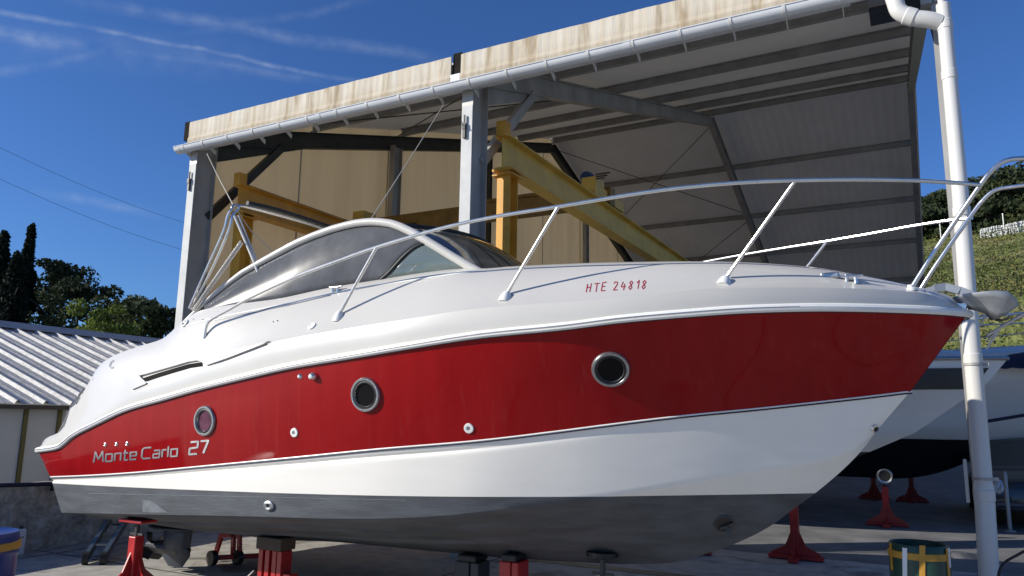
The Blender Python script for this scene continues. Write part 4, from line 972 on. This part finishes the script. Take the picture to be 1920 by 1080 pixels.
for px_, Y, lab, m_, w_ in ((886, 5.95, 'dark grey keel block left of the middle red prop under the red boat', 'hull_dark', .12), (964, 5.85, 'short red prop with black top under the middle of the red keel', 'stand_red', .09)):
    xx = hit(px_, 1062, (0, 1, 0), Y).x; z_ = und(xx, Y)-.004
    o = thing('keel_support', (xx, Y, 0), lab, 'boat stand')
    t = MB(); t.box((xx-w_, Y-.1, .05), (xx+w_*.2, Y+.1, z_-.06)); t.box((xx+w_*.3, Y-.1, .05), (xx+w_, Y+.1, z_-.06)); t.build('post', m_, o, bevel=.01)
    t = MB(); t.box((xx-w_-.05, Y-.18, 0), (xx+w_+.05, Y+.18, .05)); t.build('base', m_, o, bevel=.006)
    t = MB(); t.box((xx-w_*.8, Y-.11, z_-.058), (xx+w_*.8, Y+.11, z_)); t.build('pad', 'black_rubber', o, bevel=.015)
xx = hit(1130, 1062, (0, 1, 0), 5.9).x; stand('boat_stand', xx, 5.9, und(xx, 5.9)-.01, 'stand with a round black pad under the forward keel of the red boat', 'pad', .9)
for (px_, py_, Y, top, lab, style) in ((1493, 1050, 10.2, .93, 'empty red stand on the sunlit strip right behind the red bow', 'plate'), (1664, 987, 14.4, .80, 'red stand standing in shade between the red bow and the strapped green bin', 'pad'),
                               (1640, 937, 19.2, .75, 'far red stand partly hidden behind a nearer one below the white hulls', 'plate'), (1711, 942, 18.9, .72, 'far red stand with wide base nearest the downpipe', 'plate')):
    q = hit(px_, py_, (0, 0, 1), 0); stand('boat_stand', q.x, q.y, top, lab, style, 1.15)
q = hit(1316, 1040, (0, 0, 1), 0); stand('boat_stand', q.x-.1, q.y, .62, 'low red stand whose foot just shows under the red boat forefoot', 'plate', .8)
# red trolley frame under the stern
tq = thing('trolley_frame', (-7, 8.6, 0), 'low red tubular trolley with small wheels seen under the aft hull', 'trolley')
t = MB(); P = [hit(398, 1046, (0, 0, 1), .08), hit(440, 1044, (0, 0, 1), .08), hit(520, 1040, (0, 0, 1), .08)]
t.beam(P[0], P[2], .05, .05)
for (xa, ya), (xb, yb) in (((402, 1046), (416, 1002)), ((437, 1044), (438, 996)), ((449, 1044), (449, 1000)), ((416, 1004), (440, 1003))):
    Yt = P[1].y; t.beam(hit(xa, ya, (0, 1, 0), Yt), hit(xb, yb, (0, 1, 0), Yt), .05, .04, up=(0, 1, 0))
t.build('frame', 'stand_red', tq, bevel=.004)
for p_ in (P[0], P[1]+Vector((.05, 0, 0)), P[2]):
    t = MB(); t.lathe([(.02, -.03), (.08, -.03), (.08, .03), (.02, .03)], p_, (.2, 1, 0), 16); t.build('wheel', 'black_rubber', tq)
# green bin with yellow straps
YN = 6.75; qa, qb = hit(1652, 1012, (0, 1, 0), YN), hit(1764, 1016, (0, 1, 0), YN)
bxc = (qa.x+qb.x)/2+.05; br = (qb.x-qa.x)/2; bz = qa.z
bn = thing('green_bin', (bxc, YN, 0), 'dark green round bin wrapped in yellow straps at the foot of the downpipe', 'bin')
t = MB(); t.lathe([(0, .0), (br*.9, 0), (br*.96, .03), (br*1.02, .2), (br*1.03, bz-.12), (br, bz-.01), (br*.97, bz), (br*.93, bz-.01), (br*.92, bz-.1), (0, bz-.12)], (bxc, YN, 0), (0, 0, 1), 40); t.build('drum', 'bin_green', bn, smooth=True)
t = MB(); t.lathe([(br*1.01, bz-.105), (br*1.05, bz-.10), (br*1.05, bz-.055), (br*1.01, bz-.05)], (bxc, YN, 0), (0, 0, 1), 40); sb = t.build('strap', 'strap_yellow', bn, smooth=True)
def wrap(ang, w_, z0, z1, name, m_, tw=0, parent=bn):
    t = MB(); rows = []
    for k in range(9):
        z = z0+(z1-z0)*k/8; a = math.radians(ang+tw*k/8); r_ = br*1.055
        rows.append([(bxc+r_*math.cos(a+d), YN+r_*math.sin(a+d), z) for d in (-w_, -w_/2, 0, w_/2, w_)])
    t.grid(rows); return t.build(name, m_, parent, solid=.004)
wrap(-88, .09, bz-.30, bz+.01, 'strap', 'strap_yellow', 6); wrap(-150, .07, bz-.20, bz-.01, 'strap', 'strap_yellow'); wrap(-28, .07, bz-.22, bz-.01, 'strap', 'strap_yellow')
wrap(-118, .08, bz-.24, bz-.02, 'taped_note', 'paper', 4); wrap(-22, .08, bz-.15, bz-.01, 'taped_note', 'paper')
# black cable hanging at the right edge
pts = [hit(x, y, (0, 1, 0), 7.3) for x, y in ((1990, 1010), (1945, 1022), (1905, 1042), (1885, 1054), (1874, 1070), (1873, 1095))]
pts.append(Vector((pts[-1].x, 7.35, .02)))
line_thing('black_cable', cat_rom(pts, 6), .011, 'cable_black', 'black cable hanging in a curve at the foot of the downpipe', 'cable')

# ================================================================== OTHER BOATS BEHIND
def yacht(name, yc, xt, L, beam, ztip, zsh, zknuck, zwl, zkeel, label, paint, band=None):
    """bow-on-right moulded hull; xt is the stem head, stem raked back to the keel"""
    o = thing(name, (xt-L/2, yc, 0), label, 'motor boat', 'white boats behind the downpipe')
    lines = []
    sh_ = [(0, .9), (.3, 1), (.55, .97), (.72, .8), (.84, .56), (.93, .3), (1, .015)]
    defs = [(0, 1.0, lambda u: zsh+(ztip-zsh)*u**2.2), (-.28, .95, lambda u: zsh-.35+(ztip-zsh)*u**2.2-.12*(1-u)), (-(ztip-zwl)*.66, .86, lambda u: zwl+.45+.1*u), (-(ztip-zwl)*.93, .80, lambda u: zwl-.02+.30*u*u), (-(ztip-zkeel)*1.15, .0, lambda u: zkeel+.04*u)]
    for dx, bs, zf in defs:
        row = []
        for i in range(61):
            u = i/60; X = (xt-L)+(L+dx)*u; b = beam/2*bs*float(pchip([a for a, _ in sh_], [c for _, c in sh_], [u if bs > 0 else 0])[0])
            if bs and bs < .9: b *= 1-.45*max(0, u-.5)**1.0
            row.append(Vector((X, yc-b, zf(u))))
        if bs == 0:
            for i, q in enumerate(row): q.y = yc; q.z = zkeel+max(0, (q.x-(xt-(ztip-zkeel)*1.15-1.6))/1.6)**2*.5
        lines.append(row)
    t = MB(); dense = []
    for a, b in zip(lines[:-1], lines[1:]):
        for v in (0, .25, .5, .75): dense.append([p_.lerp(q_, v) for p_, q_ in zip(a, b)])
    dense.append(lines[-1])
    for g, fl_ in ((dense, 0), ([[Vector((q.x, 2*yc-q.y, q.z)) for q in r] for r in dense], 1)): t.grid(g, flip=bool(fl_))
    h = t.build('hull', paint, o, smooth=True, auto=30)
    # deck
    S_ = lines[0]; t = MB(); rows = []
    for v, dz in ((1, 0), (.96, .10), (.86, .14), (.5, .26), (0, .30)): rows.append([Vector((q.x-(.04 if v < 1 else 0), yc-(yc-q.y)*v, q.z+dz*min(1, (xt-q.x)/1.4+.02))) for q in S_])
    t.grid(rows, flip=True); t.grid([[Vector((q.x, 2*yc-q.y, q.z)) for q in r] for r in rows]); t.build('deck', 'gelcoat', o, smooth=True, auto=40)
    t = MB(); t.tube([q+Vector((0, -.01, 0)) for q in S_], .03, 8); t.tube([Vector((q.x, 2*yc-q.y+.01, q.z)) for q in S_], .03, 8); t.build('rub_rail', 'dull_steel', o, smooth=True)
    if band:
        t = MB(); r1, r2, ra, rb2 = [], [], [], []
        for i in range(0, 61):
            col_ = [dense[k][i] for k in range(8)]; zs = [q.z for q in col_]
            def zat(z):
                for p_, q_ in zip(col_[:-1], col_[1:]):
                    if q_.z <= z <= p_.z: return p_.lerp(q_, (p_.z-z)/(p_.z-q_.z))
                return col_[-1]
            a = zat(col_[0].z-.14); b = zat(col_[0].z-.44)
            if b.x > xt-band[1]: break
            m1, m2 = zat(col_[0].z-.24), zat(col_[0].z-.34); O_ = Vector((.01, -.014, 0)); r1.append(a+O_); r2.append(b+O_); ra.append(m1+O_); rb2.append(m2+O_)
        t.grid([r1, ra, rb2, r2]); t.build('side_stripe', band[0], o, solid=.006)
    t = MB(); rl = [S_[i]+Vector((-.05, .1, .62-.2*max(0, (40-i)/40))) for i in range(18, 59, 2)]
    rl.append(Vector((xt+.35, yc, ztip+.66))); full_ = rl+[Vector((q.x, 2*yc-q.y, q.z)) for q in rl[::-1][1:]]
    t.tube(cat_rom(full_, 2), .014, 8); rr_ = t.build('guard_rail', 'steel', o, smooth=True)
    for i in (24, 34, 44, 52, 57):
        for f in (lambda q: q, lambda q: Vector((q.x, 2*yc-q.y, q.z))):
            a = S_[i]+Vector((-.1, .06, .05)); b = S_[i]+Vector((.12, .1, .62)); t = MB(); t.tube([f(a), f(b)], .012, 8); t.build('stanchion', 'steel', rr_)
    return o, lines
hull_paint('hull_two', 1.24, .0, (.018, .022, .026), upper=(.90, .88, .82)); hull_paint('hull_three', 1.40, .0, (.010, .012, .015), upper=(.88, .87, .83))
tp = hit(1890, 672, (0, 1, 0), 13)
b2, L2 = yacht('moored_boat', 13, tp.x, 9.5, 3.2, tp.z, 2.5, 2.3, 1.26, .46, 'white motor boat with a dark side stripe, its bow behind the downpipe', 'hull_two', ('hull_grey_band', .42))
ln = b2
t = MB(); q = hit(1659, 893, (0, 1, 0), 12.7); t.lathe([(.075, -.04), (.08, .0), (.10, .01), (.11, -.01)], q, (.15, -1, -.2), 24); tt = t.build('thruster_tunnel', 'dull_steel', b2, smooth=True)
t = MB(); t.lathe([(0, -.01), (.078, -.005)], q, (.15, -1, -.2), 24); t.build('bore', 'black_rubber', tt)
b3, L3 = yacht('moored_boat', 17.2, 3.7, 11, 3.6, 3.0, 2.65, 2.4, 1.42, .60, 'second white motor boat at the right edge with a thin dark waterline', 'hull_three')
t = MB(); q = hit(1893, 707, (0, 1, 0), 16.35); t.lathe([(0, .012), (.10, .012), (.13, .03), (.14, 0)], q, (.35, -1, -.15), 24, sc=(.55, 1.5)); t.build('hawse_port', 'black_rubber', b3, smooth=True)
t = MB(); a, b = hit(1850, 790, (0, 1, 0), 15.85), hit(1960, 772, (0, 1, 0), 16.6); t.tube([a, b], .03, 8); t.build('boot_stripe', 'navy', b3)
# navy cover lump over the second boat
t = MB(); rows = []
c0 = hit(1905, 668, (0, 1, 0), 16.2)
for i in range(9):
    a = math.pi*i/8; rows.append([Vector((c0.x-.45+1.8*j/16, 16.6-.9*math.cos(a), c0.z-.25+.36*math.sin(a)*math.sin(math.pi*min(1, .12+j/12))**.5+random.uniform(-.02, .02))) for j in range(17)])
t.grid(rows); tag(t.build('boat_cover', 'navy', smooth=True), 'crumpled navy cover lying on the bow of the boat at the right edge', 'boat cover')
# loose bars of a second anchor and rail end at the right
t = MB(); t.tube([hit(1851, 629, (0, 1, 0), 12.6), hit(1925, 585, (0, 1, 0), 12.6), hit(1990, 545, (0, 1, 0), 12.6)], .022, 10); t.tube([hit(1851, 640, (0, 1, 0), 12.8), hit(1880, 610, (0, 1, 0), 12.8), hit(1960, 575, (0, 1, 0), 12.8)], .014, 8); t.tube([hit(1849, 655, (0, 1, 0), 12.8), hit(1878, 612, (0, 1, 0), 12.8)], .014, 8)
t.tube([hit(1832, 618, (0, 1, 0), 13), hit(1850, 590, (0, 1, 0), 13)], .014, 8)
t.build('bow_tubes', 'steel', b2, smooth=True)
# parked dark car at the right edge
cx, cy = 1.62, 16.0
car = thing('parked_car', (cx, cy, 0), 'dark parked car whose rounded front just shows at the right edge', 'car')
t = MB(); secs = []
prof = [(-.95, .42, .62, .60), (-.90, .30, .72, .74), (-.7, .22, .80, .82), (-.1, .2, .92, .86), (.3, .2, .98, .87), (.75, .2, 1.38, .78), (1.3, .2, 1.47, .76), (2.4, .2, 1.45, .76), (3.1, .22, 1.02, .82), (3.4, .35, .9, .7)]
for yy, z0, z1, hw in prof:
    secs.append([(cx+hw*sx_, cy+yy, z) for sx_, z in ((-1, z0), (-1.02, (z0+z1)/2), (-.93, z1-.08), (-.7, z1), (0, z1+.02), (.7, z1), (.93, z1-.08), (1.02, (z0+z1)/2), (1, z0))])
t.grid(secs); t.add(secs[0], [tuple(range(9))]); t.add(secs[-1], [tuple(range(9))]); t.build('body', 'car_paint', car, smooth=True, auto=50)
for sg in (-1, 1):
    t = MB(); t.lathe([(0, .0), (.07, .01), (.11, -.01), (.12, -.05)], (cx+sg*.58, cy-.92, .66), (sg*.25, -1, .15), 20, sc=(.7, 1.2)); t.build('headlight', 'lamp_glass', car, smooth=True)
    for yy in (-.25, 2.5):
        t = MB(); t.lathe([(.18, -.1), (.30, -.1), (.32, -.07), (.32, .07), (.30, .1), (.18, .1)], (cx+sg*.78, cy+yy, .32), (1, 0, 0), 28); w_ = t.build('wheel', 'black_rubber', car, smooth=True)
        t = MB(); t.lathe([(0, .07), (.17, .085), (.19, .06)], (cx+sg*.78, cy+yy, .32), (sg, 0, 0), 20); t.build('rim', 'dull_steel', w_, smooth=True)
t = MB(); t.tube([(cx-.6, cy-.9, .32), (cx-.3, cy-1.0, .34), (cx+.3, cy-1.0, .34), (cx+.6, cy-.9, .32)], .05, 10); t.build('bumper', 'black_plastic', car, smooth=True)
t = MB(); t.add([(cx-.7, cy+.33, .99), (cx+.7, cy+.33, .99), (cx+.6, cy+.74, 1.36), (cx-.6, cy+.74, 1.36)], [(0, 1, 2, 3)]); t.build('windscreen', 'tinted_glass', car, solid=.01)
q = hit(1886, 880, (0, 1, 0), 14.8)
t = MB(); t.lathe([(.03, 0), (.03, .9), (.012, .94), (0, .95)], (q.x-.02, 14.8, 0), (0, 0, 1), 12); t.lathe([(.08, 0), (.08, .02), (.03, .03)], (q.x-.02, 14.8, 0), (0, 0, 1), 16); tag(t.build('marker_post', 'galv', smooth=True), 'thin grey marker post in the shade just right of the downpipe', 'post')

# ================================================================== HILL, FIELD WALL, TREES
def hz_(x, y):
    a = min(1, max(0, (y-40)/12)); a = a*a*(3-2*a); s = min(1, max(0, (x+14)/12)); s = s*s*(3-2*s)
    base = 6.2+(y-43)*.343 if y > 40 else 0
    base = min(base, 24+.05*(y-90)) if y > 90 else base
    base += .8*math.sin(x*.13+y*.07)*min(1, max(0, (y-50)/20))
    return max(-.3, base*a*s)
t = MB(); rows = []
for y in list(np.arange(39, 60, 1.0))+list(np.arange(60, 150, 3)): rows.append([Vector((x, y, hz_(x, y)-.02+random.uniform(-.12, .12)*(hz_(x, y) > .5))) for x in np.arange(-30, 80, 1.6)])
t.grid(rows); tag(t.build('hill', 'hill_grass', smooth=True, auto=80), kind='structure')
# low bushes over the slope (uncountable ground cover)
def quads(centers, size, rnd, mb, mis=None):
    for k_, (c, s) in enumerate(zip(centers, size)):
        n = Vector((rnd.gauss(0, 1), rnd.gauss(0, 1), rnd.gauss(0, .8)+.3)).normalized(); u = n.orthogonal().normalized(); u = Matrix.Rotation(rnd.uniform(0, 6.3), 3, n) @ u; w = n.cross(u)
        o = len(mb.v); mb.v += [tuple(c-u*s), tuple(c-w*s*.5), tuple(c+u*s), tuple(c+w*s*.55)]; mb.f.append((o, o+1, o+2, o+3)); mb.m.append(mis[k_] if mis else 0)
rnd = random.Random(11); t = MB(); C_, S_, K_ = [], [], []
for k in range(2200):
    y = 42+rnd.random()**1.3*46; x = y*.03+rnd.uniform(-3, 12)
    if hz_(x, y) < .5: continue
    kd_ = rnd.choices((0, 1, 2), (.55, .2, .25))[0]; r_ = rnd.uniform(.12, .34)*(1+y/90)*(1.9 if kd_ == 1 else 1)
    for j in range(12 if kd_ != 1 else 26):
        K_.append(kd_)
        C_.append(Vector((x+rnd.gauss(0, r_), y+rnd.gauss(0, r_), hz_(x, y)+abs(rnd.gauss(0, r_*.5))))); S_.append(rnd.uniform(.05, .13))
quads(C_, S_, rnd, t, K_); tag(t.build('ground_cover', ['grass_tuft', 'leaf_mid', 'dry_tuft'], fixn=False), 'low scrub and dry grass covering the sunny hillside', 'ground cover', kind='stuff')
# dry stone wall along the top of the slope
fw_ = MB(); a, b = hit(1838, 433, (0, 1, 0), 79), hit(1990, 404, (0, 1, 0), 79)
for k in range(70):
    for row in range(3):
        x0 = a.x+(b.x-a.x)*k/70+rnd.uniform(-.02, .02); z0 = a.z+(b.z-a.z)*k/70-.55+row*.25
        fw_.box((x0, 79+rnd.uniform(-.08, .08), z0-(2.5 if row == 0 else 0)), (x0+(b.x-a.x)/70*.96, 79.6, z0+.23+rnd.uniform(-.03, .04)))
tag(fw_.build('field_wall', 'rubble' if 'rubble' in MATS else 'galv_white', bevel=.03), 'pale dry stone wall along the top of the grassy slope', 'wall')
for (x, y, lab) in ((1762, 418, 'thin pale fence post on the slope left of the downpipe'), (1880, 402, 'thin pale fence post standing on the field wall')):
    q = hit(x, y, (0, 1, 0), 78); t = MB(); t.tube([q, q-Vector((0, 0, 1.5))], .05, 8); t.lathe([(.07, 0), (.06, .08), (0, .1)], q, (0, 0, 1), 8); tag(t.build('fence_post', 'pvc_white'), lab, 'fence post', 'fence posts on the hill')
def tree(name, x, y, z0, h, r, label, leaf, kind='bushy', seed=0, n=5200, leafs=.14, group=None, trunk=.25):
    rnd = random.Random(seed); o = thing(name, (x, y, z0), label, 'tree', group)
    t = MB(); th = h*trunk; t.tube([(x, y, z0-.5), (x+.05*r, y, z0+th*.6), (x, y, z0+th), (x+.06*r, y, z0+h*.8)], [r*.09, r*.07, r*.055, r*.02], 8)
    for k in range(6):
        a = rnd.uniform(0, 6.28); zz = z0+h*rnd.uniform(trunk, .7); t.tube([(x, y, zz), (x+r*.35*math.cos(a), y+r*.35*math.sin(a), zz+h*.08), (x+r*.7*math.cos(a), y+r*.7*math.sin(a), zz+h*.12)], [r*.04, r*.025, r*.01], 6)
    t.build('trunk', 'bark', o)
    t = MB(); C_, S_ = [], []
    if kind == 'cypress':
        cl = []
        for k in range(230):
            f = rnd.random()**.9; rr_ = r*(1-f**1.8)*.8+.04*r; a = rnd.uniform(0, 6.28); q = rnd.random()**.5
            cl.append((x+rr_*q*math.cos(a), y+rr_*q*math.sin(a), z0+h*(.02+.93*f), .30*r*(1-f*.55), 2.4))
    else:
        cl = []
        for k in range(64):
            a = rnd.uniform(0, 6.28); f = rnd.uniform(0, 1); q = rnd.random()**.4
            prof_ = math.sin(math.pi*(.12+.80*f))**.7
            rad = r*prof_*(.8+.3*math.sin(a*2+seed)+.18*math.sin(a*3+seed*2)); cl.append((x+rad*q*math.cos(a), y+rad*q*math.sin(a), z0+h*(trunk*.7+(1-trunk*.7)*f)-(.0), r*rnd.uniform(.13, .27), .7))
    per = max(10, n//len(cl))
    for (cx_, cy_, cz_, cr_, sq) in cl:
        for j in range(per):
            d = Vector((rnd.gauss(0, 1), rnd.gauss(0, 1), rnd.gauss(0, 1))).normalized()*cr_*(.45+.65*rnd.random()**.5)
            C_.append(Vector((cx_+d.x, cy_+d.y, cz_+d.z*sq))); S_.append(leafs*rnd.uniform(.6, 1.4))
    quads(C_, S_, rnd, t); t.build('crown', leaf, o, fixn=False); return o
def tpx(x, ytop, Y, ybase_z=0): q = hit(x, ytop, (0, 1, 0), Y); return q
LT = 'trees behind the outbuilding'
for (px_, ytop, Y, rr_, nm, lab, leaf, kd, sd, ls, n) in (
    (62, 408, 30, 1.15, 'cypress_tree', 'tall slender dark cypress, the tallest pointed one at left', 'leaf_cypress', 'cypress', 1, .13, 17000),
    (34, 470, 27, 1.5, 'cypress_tree', 'short blunt dark cypress just left of the tall pointed one', 'leaf_cypress', 'cypress', 2, .13, 15000),
    (12, 422, 30, 1.7, 'cypress_tree', 'broader dark cypress with a ragged top at the left edge', 'leaf_cypress', 'cypress', 3, .15, 15000),
    (-22, 415, 31, 2.2, 'cypress_tree', 'very dark cypress cut off by the left edge', 'leaf_cypress', 'cypress', 4, .17, 11000),
    (105, 495, 32, 3.3, 'oak_tree', 'dark evergreen tree just right of the tall cypress', 'leaf_dark', 'bushy', 5, .16, 9000),
    (150, 530, 31, 3.0, 'oak_tree', 'dark rounded tree above the bright green bush', 'leaf_dark', 'bushy', 6, .16, 8000),
    (190, 572, 26, 2.3, 'green_bush', 'bright yellow-green bush in front of the dark trees', 'leaf_light', 'bushy', 7, .11, 9000),
    (228, 558, 31, 2.8, 'oak_tree', 'mid-green rounded tree right of the bright bush', 'leaf_mid', 'bushy', 8, .14, 8000),
    (272, 568, 31, 2.4, 'oak_tree', 'dark tree with a small pointed top near the shed post', 'leaf_dark', 'bushy', 9, .14, 8000),
    (312, 582, 30, 2.2, 'oak_tree', 'dark tree directly beside the left shed post', 'leaf_dark', 'bushy', 10, .14, 7000)):
    q = hit(px_, ytop, (0, 1, 0), Y); tree(nm, q.x, Y, 0, q.z*1.0, rr_*1.15, lab, leaf, kd, sd, n, ls, LT, .12)
HT = 'trees on top of the hill'
for k, (px_, ytop, Y, rr_, lab, leaf, sd) in enumerate((
    (1745, 372, 88, 3.2, 'dark tree on the hill between the shed and the downpipe', 'leaf_dark', 21), (1772, 362, 92, 2.6, 'small dark tree on the hill just left of the downpipe', 'leaf_mid', 22), (1822, 365, 90, 3.2, 'tree on the hill just right of the downpipe', 'leaf_dark', 23),
    (1850, 345, 88, 4.4, 'round dark tree on the hill below the bend of the bow rail', 'leaf_dark', 24), (1892, 334, 86, 4.6, 'big round tree on the hill crest near the right edge', 'leaf_mid', 25), (1935, 325, 86, 5, 'large tree on the hill cut off by the right edge', 'leaf_dark', 26),
    (1870, 385, 83, 3.4, 'lower bushy tree just above the field wall', 'leaf_dark', 27), (1912, 378, 83, 3.6, 'lower olive-green tree above the right end of the field wall', 'leaf_mid', 28), (1730, 395, 84, 3, 'low tree beside the shed edge on the hill', 'leaf_dark', 29), (1833, 392, 84, 2.6, 'low dark shrub at the left end of the field wall', 'leaf_dark', 30))):
    q = hit(px_, ytop, (0, 1, 0), Y); g = hz_(q.x, Y); h = max(3.5, q.z-g); tree('hill_tree', q.x, Y, q.z-h, h, rr_, lab, leaf, 'bushy', sd, 5200, .26, HT, .1)
